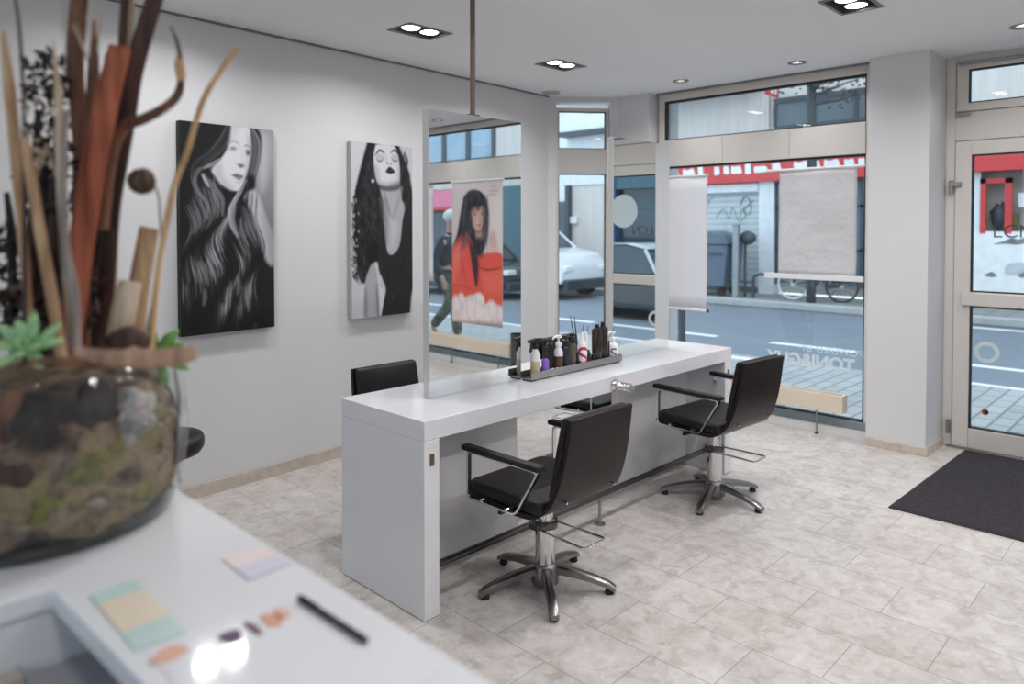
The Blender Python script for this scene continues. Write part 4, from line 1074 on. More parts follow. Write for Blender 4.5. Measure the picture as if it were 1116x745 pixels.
WANG = math.atan(.06)
def canvas(fn, x0, x1, z0, z1, thick, edge, label):
    w = (x1-x0)/math.cos(WANG); xc = (x0+x1)/2
    n = Vector((-math.sin(WANG), math.cos(WANG), 0))
    base = Vector((xc, wy(xc), (z0+z1)/2))-n*.001
    t = thing('portrait_canvas', label, 'picture', base, WANG, group='black and white portraits on the wall')
    h = z1-z0
    MB().box((-w/2, -thick, -h/2), (w/2, 0, h/2)).build('stretched_canvas', edge, t, bevel=.004)
    nu, nv, C = fn()
    print_mesh('print', (-w/2+.001, -thick-.0012, h/2-.001), (w-.002, 0, 0), (0, 0, -h+.002), nu, nv, C, M['print'], t)
    return t
M['edge_black'] = mat('canvas_black', (30, 29, 31), .6); M['edge_grey'] = mat('canvas_grey', (176, 174, 172), .6)
canvas(portrait_long_hair, 1.675, 2.272, .972, 2.222, .045, M['edge_black'], 'black and white portrait of a woman with long wavy hair')
canvas(portrait_curls, 2.873, 3.436, .962, 2.212, .045, M['edge_grey'], 'black and white portrait of a woman with dark curls and lifted chin')

# ------------------------------------------------------------------ banners in the windows
def hanger(t, x, y0, y1, z, top):
    m = MB().cyl((0, y0, z), (0, y1, z), .011, n=14); r = m.build('top_rail', M['white'], t, smooth='auto')
    for yy in (y0+.05, y1-.05): MB().cyl((0, yy, z), (0.0, yy, top), .0015, n=6).build('cord', M['blackplastic'], r)
t = thing('banner', 'plain white hanging banner beside the window end mirror', 'banner', (5.775, 0, 0), group='banners hung in the large window')
MB().grid(lambda u, v: Vector((.004*math.sin(u*7), 3.235+u*.44, .885+v*1.175)), 10, 10).build('sheet', M['banner'], t, smooth=True, solid=.002)
hanger(t, 0, 3.23, 3.68, 2.068, 2.17)
m = MB().cyl((0, 3.235, .876), (0, 3.675, .876), .012, n=14).build('bottom_bar', M['white'], t, smooth='auto'); MB().cyl((0, 3.222, .876), (0, 3.236, .876), .014, n=14).build('end_cap', M['blackplastic'], m, smooth='auto')
t = thing('banner', 'wrinkled grey-backed square banner in the middle of the large window', 'banner', (5.775, 0, 0), group='banners hung in the large window')
MB().grid(lambda u, v: Vector((.006*math.sin(u*5+v*3)+.004*math.sin(v*9-u*4), 1.985+u*.605, 1.235+v*.825)), 20, 24).build('sheet', M['banner2'], t, smooth=True, solid=.002)
hanger(t, 0, 1.93, 2.70, 2.072, 2.17)
MB().box((-.006, 1.93, 1.195), (.006, 2.71, 1.238)).build('bottom_bar', M['white'], t, bevel=.003)
t = thing('poster', 'poster of a woman in a red jacket over tulips, seen in the near mirror', 'poster', (5.795, 0, 0), group='banners hung in the second window')
nu, nv, C = poster_red_jacket()
MB().box((0, -1.48, .48), (.003, -.62, 2.15)).build('backing_sheet', M['white'], t)
print_mesh('print', (-.001, -1.479, 2.149), (0, .858, 0), (0, 0, -1.668), nu, nv, C, M['print'], t)
hanger(t, 0, -1.50, -.60, 2.155, 2.17)
t = thing('banner', 'white banner at the left edge of the near mirror reflection', 'banner', (5.795, 0, 0), group='banners hung in the second window')
MB().grid(lambda u, v: Vector((.004*math.sin(u*7), -2.53+u*.69, .95+v*1.17)), 10, 10).build('sheet', M['banner'], t, smooth=True, solid=.002)
hanger(t, 0, -2.55, -1.83, 2.13, 2.17)

# ------------------------------------------------------------------ display benches before the windows
def window_bench(label, y0, y1, legs):
    t = thing('window_bench', label, 'bench', (5.72, (y0+y1)/2, 0), group='beige display benches under the windows'); c = (y0+y1)/2
    m = MB(); m.box((-.03, y0-c, .19), (-.012, y1-c, .325)); m.build('front_board', M['beige'], t, bevel=.002)
    m = MB(); m.box((.055, y0-c, .19), (.073, y1-c, .325)); m.build('rear_board', M['beige'], t, bevel=.002)
    for yy in (y0, y1-.018): MB().box((-.012, yy-c, .19), (.055, yy+.018-c, .325)).build('end_board', M['beige'], t, bevel=.002)
    MB().box((-.012, y0+.018-c, .192), (.055, y1-.018-c, .205)).build('tray_floor', M['beige'], t)
    for yy in legs:
        lg = MB(); lg.box((.0, yy-c-.006, .012), (.012, yy-c+.006, .19)).box((-.01, yy-c-.03, .184), (.05, yy-c+.012, .191))
        l = lg.build('leg', M['steel'], t, bevel=.001)
        MB().lathe([(0, 0), (.016, 0), (.016, .008), (.008, .013), (0, .013)], 16, c=(.006, yy-c, 0)).build('foot', M['rubber'], l, smooth='auto')
window_bench('long beige display bench in front of the large window', 2.045, 3.68, (2.25, 3.45))
window_bench('beige display bench under the red jacket poster', -2.6, -.42, (-2.1, -1.42, -.62))
t = thing('umbrella_stand', 'tall dark metal stand at the lower right of the near mirror reflection', 'stand', (5.50, -.09, 0))
MB().lathe([(0, .004), (.085, .004), (.085, .48), (.09, .485), (.09, .5), (.08, .5), (.078, .02), (0, .02)], 32).build('tub', M['darksteel'], t, smooth='auto')
MB().lathe([(0, 0), (.095, 0), (.095, .01), (0, .012)], 32).build('base_plate', M['blackplastic'], t, smooth='auto')
# door mat
t = thing('door_mat', 'large dark grey entrance mat inside the door', 'mat', (5.235, .56, 0))
MB().prism([(-.76, -.82), (.765, -.82), (.78, .735), (-.745, .775)], 2, .0005, .009).build('pile', M['mat'], t, bevel=.003)
MB().ring([(-.775, -.835), (.778, -.835), (.79, .748), (-.762, .79)], [(-.759, -.819), (.764, -.819), (.779, .734), (-.744, .774)], 2, .0005, .006).build('rubber_edge', M['rubber'], t, bevel=.002)

# ------------------------------------------------------------------ reception counter in the foreground
CT = 1.12
rc = thing('reception_counter', 'white L-shaped reception counter in front of the camera', 'counter', (.40, 1.3, 0))
def cb(a, b): return (a[0]-.40, a[1]-1.3, a[2]), (b[0]-.40, b[1]-1.3, b[2])
m = MB(); m.prism([(x-.40, y-1.3) for x, y in ((-.75, 1.115), (.262, 1.115), (.302, .05), (.535, .05), (.525, 1.70), (-.75, 1.70))], 2, CT-.03, CT)
m.build('counter_top', M['counter'], rc, bevel=.003)
m = MB(); m.box(*cb((-.75, 1.122, 0), (.50, 1.66, CT-.03))); m.build('rear_cabinet', M['counter'], rc, bevel=.003)
m = MB(); m.box(*cb((.42, .05, 0), (.505, 1.122, CT-.03))); m.build('front_panel', M['counter'], rc, bevel=.003)
M['desk_brown'] = mat('brown_desk_surface', (150, 138, 136), .5, var=.05)
m = MB(); m.box(*cb((-.75, .55, .985), (.42, 1.122, 1.01))); m.build('work_surface', M['desk_brown'], rc, bevel=.002)
m = MB(); m.box(*cb((-.75, 1.095, 1.0105), (.225, 1.1215, 1.026))); m.build('edge_strip', M['skirt'], rc, bevel=.001)
t = tag(MB().box((.228, .80, 1.0105), (.36, 1.118, 1.013)).build('desk_pad', mat('grey_pad', (172, 170, 176), .6), bevel=.0008), 'grey pad on the low desk behind the counter top', 'pad')
# papers and small things on the counter
def card(name, label, pts, m, cat, z0=CT+.0004, h=.0022, group=None):
    o = MB().prism(pts, 2, z0, z0+h).build(name, m, None, bevel=.0004); return tag(o, label, cat, group)
def striped(name, cols, axis_pts):
    """three printed bands across a card, along its local Y"""
    m, nt, out = new_mat(name); N = nt.nodes.new; L = nt.links.new
    tc = N('ShaderNodeTexCoord'); sx = N('ShaderNodeSeparateXYZ'); L(tc.outputs['Object'], sx.inputs[0])
    mr = N('ShaderNodeMapRange'); mr.inputs['From Min'].default_value = axis_pts[0]; mr.inputs['From Max'].default_value = axis_pts[1]
    L(sx.outputs['Y'], mr.inputs['Value'])
    r = N('ShaderNodeValToRGB'); r.color_ramp.interpolation = 'CONSTANT'
    e = r.color_ramp.elements
    e[0].position = 0; e[0].color = srgb(*cols[0][1]); e[1].position = cols[1][0]; e[1].color = srgb(*cols[1][1])
    for pos, c in cols[2:]: k = e.new(pos); k.color = srgb(*c)
    L(mr.outputs[0], r.inputs['Fac'])
    p = N('ShaderNodeBsdfPrincipled'); p.inputs['Roughness'].default_value = .45
    L(r.outputs['Color'], p.inputs['Base Color']); L(p.outputs[0], out.inputs['Surface']); return m
tealy = (192, 214, 209); sand = (228, 212, 192)
card('paper_card', 'mint and sand striped card lying on the white counter below the vase', [(.288, .875), (.343, .874), (.347, 1.058), (.290, 1.053)], striped('mint_sand_card', [(0, tealy), (.28, sand), (.78, tealy)], (.874, 1.058)), 'card')
card('paper_card', 'small pink and lilac card lying farther back on the white counter', [(.455, .942), (.519, .947), (.517, 1.031), (.457, 1.031)], striped('pink_lilac_card', [(0, (202, 200, 214)), (.5, (224, 208, 205))], (.942, 1.031)), 'card')
sheet = card('paper_sheet', 'large glossy white sheet under the colour swatches on the counter', [(.298, .60), (.512, .60), (.505, .862), (.295, .868)], mat('acetate_white', (229, 229, 232), .06, var=.005), 'paper', h=.0008)
M['sw_orange'] = mat('orange_swatch', (214, 150, 122), .5); M['sw_purple'] = mat('violet_swatch', (92, 66, 96), .5); M['sw_maroon'] = mat('maroon_swatch', (92, 44, 52), .4); M['sw_peach'] = mat('peach_swatch', (222, 172, 150), .5)
def blob_poly(cx, cy, rx, ry, rg, n=18): return [(cx+rx*(1+.18*math.sin(3*a+rg))*math.cos(a), cy+ry*(1+.15*math.cos(2*a+rg))*math.sin(a)) for a in [2*PI*k/n for k in range(n)]]
GS = 'colour swatches on the paper sheet'
for k, (cx, cy, rx, ry, m_, lab) in enumerate(((.376, .826, .012, .017, 'sw_purple', 'small violet swatch beside the maroon swatch on the sheet'), (.402, .824, .005, .021, 'sw_maroon', 'narrow maroon swatch on the sheet'),
        (.427, .826, .011, .018, 'sw_orange', 'orange swatch between the maroon swatch and the pen'), (.443, .832, .009, .014, 'sw_peach', 'peach swatch nearest the pen'), (.312, .842, .02, .014, 'sw_peach', 'pale peach swatch near the mint striped card'))):
    card('colour_swatch', lab, blob_poly(cx, cy, rx, ry, k), M[m_], 'swatch', CT+.0013, .0012, GS)
t = thing('pen', 'dark slim pen lying on the white counter', 'pen', (.476, .77, CT+.0058), math.atan2(.152, -.004))
MB().tube([(-.072, 0, 0), (-.066, 0, 0), (.045, 0, 0), (.05, 0, 0)], [.0025, .0038, .0038, .0036], 14).build('barrel', M['blackplastic'], t, smooth='auto')
MB().tube([(.05, 0, 0), (.066, 0, 0), (.076, 0, 0)], [.0036, .0043, .0026], 14).build('cap', M['blackplastic'], t, smooth='auto')
MB().box((.03, -.0012, .0038), (.068, .0012, .0054)).build('clip', M['darksteel'], t)

# ------------------------------------------------------------------ vase with dried sticks
YAW = D(44.237); FV = Vector((math.cos(YAW), math.sin(YAW), 0)); RV = Vector((math.sin(YAW), -math.cos(YAW), 0))
VD = 1.20
VC = Vector((0, 0, 0))+FV*VD+RV*((35-558)/795.3*VD)
def S(x, y, d=0.):
    """sketch coordinates of the arrangement: across, up, and d metres behind the vase axis -> world"""
    dd = VD+d
    return Vector((0, 0, 1.6))+FV*dd+RV*((x-558)/795.3*dd)+Vector((0, 0, -(y-248.8)/795.3*dd))
M['vglass'] = glass_mat('vase_glass', (.97, .98, .975), .035, 0., .8)
M['vdark'] = glass_mat('vase_base_glass', (.6, .61, .6), .03, 0., .4)
vs = thing('glass_vase', 'large round clear glass vase filled with moss and bark on the counter', 'vase', (VC.x, VC.y, CT+.0005))
VS = .955
prof = [(0, .010), (.185, .011), (.210, .020), (.225, .055), (.233, .10), (.236, .14), (.232, .19), (.224, .235), (.219, .262), (.2235, .266), (.228, .262), (.2325, .235), (.240, .19), (.244, .14), (.241, .10), (.233, .052), (.219, .014), (.195, 0), (0, 0)]
MB().lathe([(r*VS, z) for r, z in prof], 72).build('glass_body', M['vglass'], vs, smooth=True)
MB().lathe([(.170, .0022), (.200, .0030), (.209, .014), (.205, .0175), (.19, .0085), (.17, .0060)], 64).build('thick_base_ring', M['vdark'], vs, smooth=True)
def moss_mat(name, cols, scale=14, detail=8, rough=.9):
    m, nt, out = new_mat(name); N = nt.nodes.new; L = nt.links.new
    tc = N('ShaderNodeTexCoord'); n = N('ShaderNodeTexNoise'); n.inputs['Scale'].default_value = scale; n.inputs['Detail'].default_value = detail; n.inputs['Roughness'].default_value = .6; n.inputs['Distortion'].default_value = .6
    L(tc.outputs['Object'], n.inputs['Vector'])
    r = N('ShaderNodeValToRGB'); e = r.color_ramp.elements
    e[0].position, e[0].color = .28, srgb(*cols[0]); e[1].position, e[1].color = .74, srgb(*cols[-1])
    for i, c in enumerate(cols[1:-1]): k = e.new(.28+.46*(i+1)/(len(cols)-1)); k.color = srgb(*c)
    L(n.outputs['Fac'], r.inputs['Fac'])
    p = N('ShaderNodeBsdfPrincipled'); p.inputs['Roughness'].default_value = rough; L(r.outputs['Color'], p.inputs['Base Color'])
    n2 = N('ShaderNodeTexNoise'); n2.inputs['Scale'].default_value = 90; L(tc.outputs['Object'], n2.inputs['Vector'])
    b = N('ShaderNodeBump'); b.inputs['Strength'].default_value = .9; b.inputs['Distance'].default_value = .012; L(n2.outputs['Fac'], b.inputs['Height']); L(b.outputs['Normal'], p.inputs['Normal'])
    L(p.outputs[0], out.inputs['Surface']); return m
M['fill'] = moss_mat('moss_and_bark', [(32, 25, 22), (70, 54, 44), (132, 108, 92), (150, 134, 98), (96, 78, 64), (184, 166, 150)], 13)
M['moss'] = moss_mat('olive_moss', [(60, 62, 30), (120, 116, 62), (150, 140, 86)], 30)
M['lichen'] = moss_mat('pale_lichen', [(96, 90, 86), (176, 170, 166), (208, 204, 200)], 30)
M['redbark'] = bark_mat('red_brown_bark', (122, 56, 38), (186, 104, 74), 1.)
M['darkbark'] = bark_mat('dark_bark', (40, 26, 24), (92, 60, 48), 1.)
M['midbark'] = bark_mat('brown_bark', (78, 48, 36), (132, 88, 64), 1.)
M['tan'] = bark_mat('tan_stalk', (150, 112, 80), (205, 168, 130), 1.)
M['pale'] = bark_mat('pale_stalk', (172, 148, 122), (216, 196, 172), 1.)
M['greystem'] = bark_mat('grey_stem', (112, 100, 98), (168, 154, 146), 1.)
M['plum'] = bark_mat('plum_twig', (56, 42, 48), (92, 74, 80), 1.)
M['straw'] = bark_mat('straw', (178, 136, 92), (214, 176, 130), 1.)
M['blackbark'] = bark_mat('black_bark', (22, 18, 18), (56, 42, 40), 1.)
M['succ'] = mat('succulent_green', (150, 190, 138), .45, var=.18, scale=20); M['leaf'] = mat('leaf_green', (96, 148, 62), .5, var=.2, scale=20)
def lumpy(mb, c, r, seed, amp=.25, sub=3):
    rg = random.Random(seed); ph = [(rg.uniform(8, 26), rg.uniform(0, 6)) for _ in range(6)]
    for v in mb.ball((0, 0, 0), (r[0], r[1], r[2]), n=sub):
        p = v.co; k = 1+amp*(math.sin(ph[0][0]*6*p.x+ph[0][1])*math.sin(ph[1][0]*6*p.y+ph[1][1])+.6*math.sin(ph[2][0]*10*p.z+ph[2][1]+p.x*60))
        v.co = Vector(c)+p*k
# loose fill behind the glass
fl = MB(); n = 96; prev = None
rg = random.Random(11)
def fr_(a, z):
    return .99+.03*math.sin(5*a+z*60)+.03*math.sin(11*a-z*90+1)+.02*math.sin(23*a+z*140)
rings = []
for j, (r, z) in enumerate([(.05, .013), (.190, .014), (.207, .026), (.217, .055), (.222, .09), (.225, .12), (.225, .15), (.220, .18), (.214, .205), (.205, .228), (.16, .24), (.09, .246)]):
    rings.append([fl.bm.verts.new((r*VS*fr_(2*PI*k/n, z)*.985*math.cos(2*PI*k/n), r*VS*fr_(2*PI*k/n, z)*.985*math.sin(2*PI*k/n), z+.006*math.sin(7*2*PI*k/n+j))) for k in range(n)])
for A_, B_ in zip(rings, rings[1:]):
    for k in range(n): fl.bm.faces.new((A_[k], A_[(k+1) % n], B_[(k+1) % n], B_[k]))
fl.bm.faces.new(rings[0][::-1]); fl.bm.faces.new(rings[-1])
tag(fl.build('moss_filling', M['fill'], None, smooth=True, loc=(VC.x, VC.y, CT+.0005)), 'mixed moss, soil and bark crumbs packed inside the glass vase', 'moss', kind='stuff')

GA = 'dried sticks in the glass vase'
M['lightbark'] = bark_mat('light_brown_bark', (132, 96, 76), (182, 146, 122), 1.)
def stick(name, label, pts, w, m, cat='stick', n=12, flat=1., d=None, cut=False):
    """pts: (x, y, depth) in sketch coordinates; w: width(s) in sketch units"""
    P = [S(*p) for p in pts]; k = VD/795.3*.5
    ws = w if isinstance(w, (list, tuple)) else [w]*len(P)
    sp = smooth_path([tuple(p) for p in P], 5); m_ = len(ws)-1
    rr = []
    for i in range(len(sp)):
        t = i/(len(sp)-1)*m_; a = min(int(t), m_-1); rr.append((ws[a]*(1-(t-a))+ws[a+1]*(t-a))*k)
    b0 = Vector(P[0]); mb = MB().tube([p-b0 for p in sp], rr, n, flat=flat, side=RV if abs((P[-1]-P[0]).normalized().dot(RV)) < .8 else Vector((0, 0, 1)))
    o = mb.build(name, m, None, smooth='auto', loc=b0)
    return tag(o, label, cat, GA)
stick('bark_stalk', 'thick flat red-brown bark stalk with a cut top', [(72, 392, -.03), (84, 300, -.035), (99, 200, -.035), (116, 120, -.03), (133, 52, -.02)], [26, 27, 28, 27, 24], M['redbark'], n=16, flat=.45)
stick('bark_stalk', 'dark red stalk behind the thick red-brown one', [(108, 388, .03), (116, 300, .03), (124, 220, .035), (138, 140, .04), (150, 70, .05), (176, -14, .06)], [20, 19, 18, 20, 22, 20], M['darkbark'], n=14, flat=.5)
stick('bark_stalk', 'broad brown stalk rising to the top of the photo', [(84, 390, .02), (86, 260, .02), (89, 150, .02), (84, 70, .03), (92, -20, .03)], [16, 16, 18, 20, 20], M['midbark'], n=14, flat=.55)
stick('dry_stalk', 'tan stalk with frayed top at the left edge', [(34, 392, -.06), (26, 280, -.07), (20, 190, -.08), (13, 100, -.09), (7, 36, -.09)], [8, 9, 10, 11, 4], M['tan'])
stick('twig', 'thin plum coloured twig crossing the full height', [(24, 396, -.10), (27, 260, -.10), (28, 130, -.10), (25, 40, -.10), (19, -12, -.10)], [4, 4, 3.5, 3.2, 3], M['plum'])
stick('dry_stalk', 'pale beige stalk with a pointed tip', [(78, 380, -.09), (71, 280, -.09), (67, 190, -.09), (66, 110, -.09), (61, 46, -.09)], [8, 9, 9, 8, 2], M['pale'])
stick('dry_stalk', 'tan stalk leaning left in front of the bark', [(66, 392, -.11), (55, 318, -.11), (42, 240, -.10), (31, 170, -.10), (27, 150, -.10)], [12, 12, 12, 11, 8], M['tan'], flat=.6)
stick('dry_stalk', 'grey stem before the thick red-brown stalk', [(82, 390, -.10), (80, 318, -.10), (71, 270, -.10), (70, 200, -.10), (75, 120, -.09)], [9, 10, 9, 7, 5], M['greystem'])
stick('dry_stalk', 'brown feathered stalk with beige wisps at its tip', [(92, 380, .0), (94, 240, .0), (97, 150, .0), (104, 80, .0), (106, 24, .0)], [9, 9, 9, 12, 3], M['midbark'])
stick('dry_stalk', 'narrow beige strip with a dark edge near the top', [(120, 380, .06), (128, 200, .06), (139, 90, .06), (147, -12, .06)], [8, 9, 9, 9], M['pale'], flat=.5)
stick('dry_stalk', 'dark strip close beside the narrow beige strip', [(112, 380, .05), (122, 200, .05), (131, 100, .05), (140, -12, .05)], [8, 8, 9, 10], M['darkbark'], flat=.5)
for k, (x0, x1, x2, y2, w, m_, lab) in enumerate(((14, 12, 8, 210, 10, 'blackbark', 'dark crooked stick at the far left of the vase'), (30, 36, 44, 120, 12, 'darkbark', 'dark stick behind the plum twig'), (44, 47, 52, 150, 14, 'blackbark', 'dark stick between the tan and the pale stalks'),
        (58, 60, 66, 132, 16, 'darkbark', 'dark stick behind the pale beige stalk'), (98, 104, 112, 96, 15, 'blackbark', 'dark stick behind the thick red-brown stalk'), (52, 50, 40, 190, 6, 'tan', 'slender tan stick behind the pale beige stalk'), (20, 34, 47, 200, 6, 'pale', 'slender pale stick behind the tan leaning stalk'), (88, 96, 118, 60, 5, 'plum', 'thin plum twig behind the feathered stalk'))):
    stick('dry_stalk', lab, [(x0, 392, .06+.01*k), ((x0+x1)/2, 320, .06+.01*k), (x1, 250, .05), (x2, y2, .06)], [w, w, w*.9, w*.6], M[m_])
stick('curled_twig', 'curled brown twig bending out to the right with a hanging pod', [(112, 250, .0), (122, 176, .0), (136, 140, .0), (158, 130, -.01), (182, 117, -.02), (196, 102, -.02), (199, 78, -.02), (196, 50, -.02), (188, 30, -.02)], [12, 12, 12, 11, 10, 9, 6, 4, 2], M['midbark'])
t = tag(MB().tube([S(198, 96, -.02), S(199, 86, -.02), S(197, 70, -.02), S(196, 58, -.02)], [.002, .0075, .0075, .001], 12).build('seed_pod', M['straw'], None, smooth=True), 'slim golden seed pod at the end of the curled twig', 'seed pod')
stick('straw', 'long thin straw arching right past the long haired portrait', [(162, 392, .0), (170, 310, -.01), (178, 262, -.01), (190, 205, -.02), (205, 165, -.02), (222, 112, -.03), (242, 78, -.03), (261, 52, -.03)], [7, 6.5, 6.5, 6.5, 6, 6, 5.5, 5], M['straw'])
t = thing('seed_ball', 'round brown seed head on a thin stem', 'seed head', tuple(S(155, 198, .0)))
MB().lathe([(0, -.021), (.012, -.018), (.021, -.008), (.0225, .002), (.019, .012), (.012, .018), (.010, .021), (.006, .017), (0, .016)], 24, M=Matrix.Rotation(.5, 4, 'Y')).build('capsule', bark_mat('seed_brown', (56, 42, 30), (104, 82, 60), 2), t, smooth=True)
o = S(155, 198, 0); MB().tube([S(168, 196, 0)-o, S(174, 216, .0)-o, S(176, 260, .0)-o, S(166, 330, 0)-o, S(150, 392, 0)-o], .0018, 8).build('stem', M['greystem'], t, smooth=True)
stick('bamboo_piece', 'tan bamboo piece with a slanted end right of the stalks', [(140, 390, .02), (146, 345, .02), (153, 300, .02), (163, 248, .02)], [26, 25, 23, 22], M['tan'], n=14, flat=.55)
stick('bamboo_piece', 'short pale cut bamboo stub before the tan piece', [(128, 372, -.03), (135, 335, -.03), (142, 307, -.02)], [26, 26, 24], M['pale'], n=16, flat=.7)
stick('bark_strip', 'curved brown bark strip lying on the moss under the bamboo', [(112, 378, -.05), (126, 372, -.06), (142, 366, -.05), (160, 374, -.03)], [18, 22, 22, 14], M['darkbark'], flat=.7)
stick('bark_strip', 'long pale brown bark strip lying across the vase rim', [(80, 384, -.215), (108, 389, -.22), (150, 391, -.21), (190, 389, -.19), (212, 384, -.18)], [10, 14, 18, 18, 14], M['lightbark'], flat=.4)
stick('bark_strip', 'thin dark bark strip lying along the front rim', [(30, 396, -.21), (60, 394, -.22), (92, 396, -.22), (120, 398, -.215)], [8, 9, 8, 6], M['midbark'], flat=.5)
stick('twig', 'pale twig leaning against the right outside of the vase', [(188, 398, .10), (193, 440, .09), (190, 500, .06), (194, 528, .05)], [3, 3.5, 3, 2], M['greystem'])
# wisps on the feathered stalk
mb = MB()
for k in range(9):
    a = rnd.uniform(-26, 26); q = [S(104, 90, 0), S(105+a*.4, 60, .0), S(106+a, 10+abs(a)*.8, rnd.uniform(-.02, .02))]
    mb.tube(q, [.0012, .0012, .0005], 5)
tag(mb.build('dry_grass', M['pale'], None, smooth=True), 'fine beige dry grass wisps above the brown stalks', 'grass', kind='stuff')
# dark dried leaf clusters and pale blossoms
def leaf_shape(mb, c, d, up, L, W, bend=.2, n=5):
    d = d.normalized(); side = d.cross(up).normalized(); nn = side.cross(d)
    pv = None
    for i in range(n+1):
        t = i/n; w = W*math.sin(PI*min(1, t*.92+.08))**.8*(1 if i < n else .05); p = c+d*L*t+nn*(bend*L*t*t)
        row = [mb.bm.verts.new(p-side*w), mb.bm.verts.new(p+nn*W*-.25), mb.bm.verts.new(p+side*w)]
        if pv: mb.bm.faces.new((pv[0], pv[1], row[1], row[0])); mb.bm.faces.new((pv[1], pv[2], row[2], row[1]))
        pv = row
def clump(name, label, cx, cy, rx, ry, num, m, L, seed, d=0., cat='dried leaves'):
    rg = random.Random(seed); mb = MB()
    for _ in range(num):
        a = rg.uniform(0, 2*PI); r = math.sqrt(rg.random())
        c = S(cx+rx*r*math.cos(a), cy+ry*r*math.sin(a), d+rg.uniform(-.05, .05))
        leaf_shape(mb, c, Vector((rg.gauss(0, 1), rg.gauss(0, 1), rg.gauss(.2, .8))), Vector((rg.gauss(0, 1), rg.gauss(0, 1), 1)), L*rg.uniform(.6, 1.2), L*.22, rg.uniform(-.4, .5))
    return tag(mb.build(name, m, None, smooth=True, solid=.0008), label, cat, kind='stuff')
clump('dried_leaves', 'dark dried leaf cluster high between the left stalks', 50, 92, 26, 34, 110, M['blackbark'], .020, 1)
clump('dried_leaves', 'dark dried leaf tangle around the middle of the stalks', 62, 190, 46, 60, 170, M['blackbark'], .024, 2, .03)
clump('dried_leaves', 'brown dried leaf tangle low above the moss', 62, 330, 54, 46, 180, M['darkbark'], .026, 3, .03)
clump('dried_blossom', 'small cream dried blossoms among the left stalks', 48, 150, 24, 46, 46, M['pale'], .016, 4, -.07, 'dried flowers')
clump('dried_leaves', 'black dried leaf tangle low at the left of the vase', 14, 310, 30, 62, 130, M['blackbark'], .026, 6, .05)
# succulents
def succulent(label, x, y, d, R, m, tiltv, n=15):
    c = S(x, y, d); t = thing('succulent', label, 'succulent', tuple(c)); ax = Vector(tiltv).normalized()
    q = Vector((0, 0, 1)).rotation_difference(ax).to_matrix()
    for k in range(n):
        ring = 0 if k < 7 else (1 if k < 12 else 2); a = k*2.4; el = (.25, .75, 1.2)[ring]; L = R*(1, .8, .45)[ring]
        mb = MB(); dv = q @ Vector((math.cos(a)*math.cos(el), math.sin(a)*math.cos(el), math.sin(el)))
        s = dv.cross(ax).normalized(); u = s.cross(dv)
        pts = [Vector((0, 0, 0))+dv*L*tt for tt in (0, .3, .6, .85, 1.)]; ws = [.10, .20, .25, .17, .02]
        rings = [[mb.bm.verts.new(p+s*math.cos(2*PI*j/8)*w*R*.62+u*math.sin(2*PI*j/8)*w*R*.26) for j in range(8)] for p, w in zip(pts, ws)]
        for A_, B_ in zip(rings, rings[1:]):
            for j in range(8): mb.bm.faces.new((A_[j], A_[(j+1) % 8], B_[(j+1) % 8], B_[j]))
        mb.bm.faces.new(rings[0][::-1]); mb.bm.faces.new(rings[-1])
        mb.build('leaf', m, t, smooth=True)
    return t
succulent('pale green succulent rosette at the front left of the vase rim', 28, 380, -.19, .054, M['succ'], tuple(-FV*.75+Vector((0, 0, .6))+RV*.1))
succulent('small bright green succulent at the right of the vase rim', 170, 388, .06, .058, M['leaf'], tuple(RV*.7+Vector((0, 0, .4))-FV*.5), 12)
# larger chunks pressed against the inside of the glass
def chunk(name, label, ang, z, r, m, seed, cat, rad=.195):
    mb = MB(); lumpy(mb, (0, 0, 0), r, seed)
    EV = Vector((VC.x, VC.y, 0)).normalized(); EW = Vector((EV.y, -EV.x, 0)); dv = -EV*math.cos(ang)+EW*math.sin(ang); p = VC+dv*rad*VS
    return tag(mb.build(name, m, None, smooth=True, loc=(p.x, p.y, CT+z)), label, cat, 'moss and bark pieces in the vase')
chunk('lichen_piece', 'large pale mottled lichen piece inside the right of the vase', D(42), .185, (.035, .035, .05), M['lichen'], 1, 'lichen')
chunk('lichen_piece', 'small white lichen piece below the large pale one', D(50), .125, (.022, .022, .022), M['lichen'], 2, 'lichen')
chunk('moss_clump', 'olive moss clump in the centre right of the vase', D(24), .135, (.05, .04, .045), M['moss'], 3, 'moss', .185)
chunk('moss_clump', 'olive moss clump low at the right side of the vase', D(48), .065, (.035, .035, .035), M['moss'], 4, 'moss', .185)
chunk('moss_clump', 'yellow moss clump low in the middle of the vase', D(6), .075, (.045, .03, .03), M['moss'], 5, 'moss', .19)
chunk('bark_chunk', 'dark bark chunk high inside the front of the vase', D(4), .20, (.05, .03, .045), M['blackbark'], 6, 'bark', .19)
chunk('bark_chunk', 'black bark chunk between the lichen and the dark front chunk', D(24), .205, (.035, .03, .04), M['blackbark'], 7, 'bark', .19)
chunk('bark_chunk', 'brown bark chunk in the left front of the vase', D(-8), .13, (.045, .03, .045), M['darkbark'], 8, 'bark', .19)
chunk('bark_chunk', 'light brown bark chunk at the left cut of the photo', D(-12), .20, (.03, .03, .05), M['midbark'], 9, 'bark', .19)

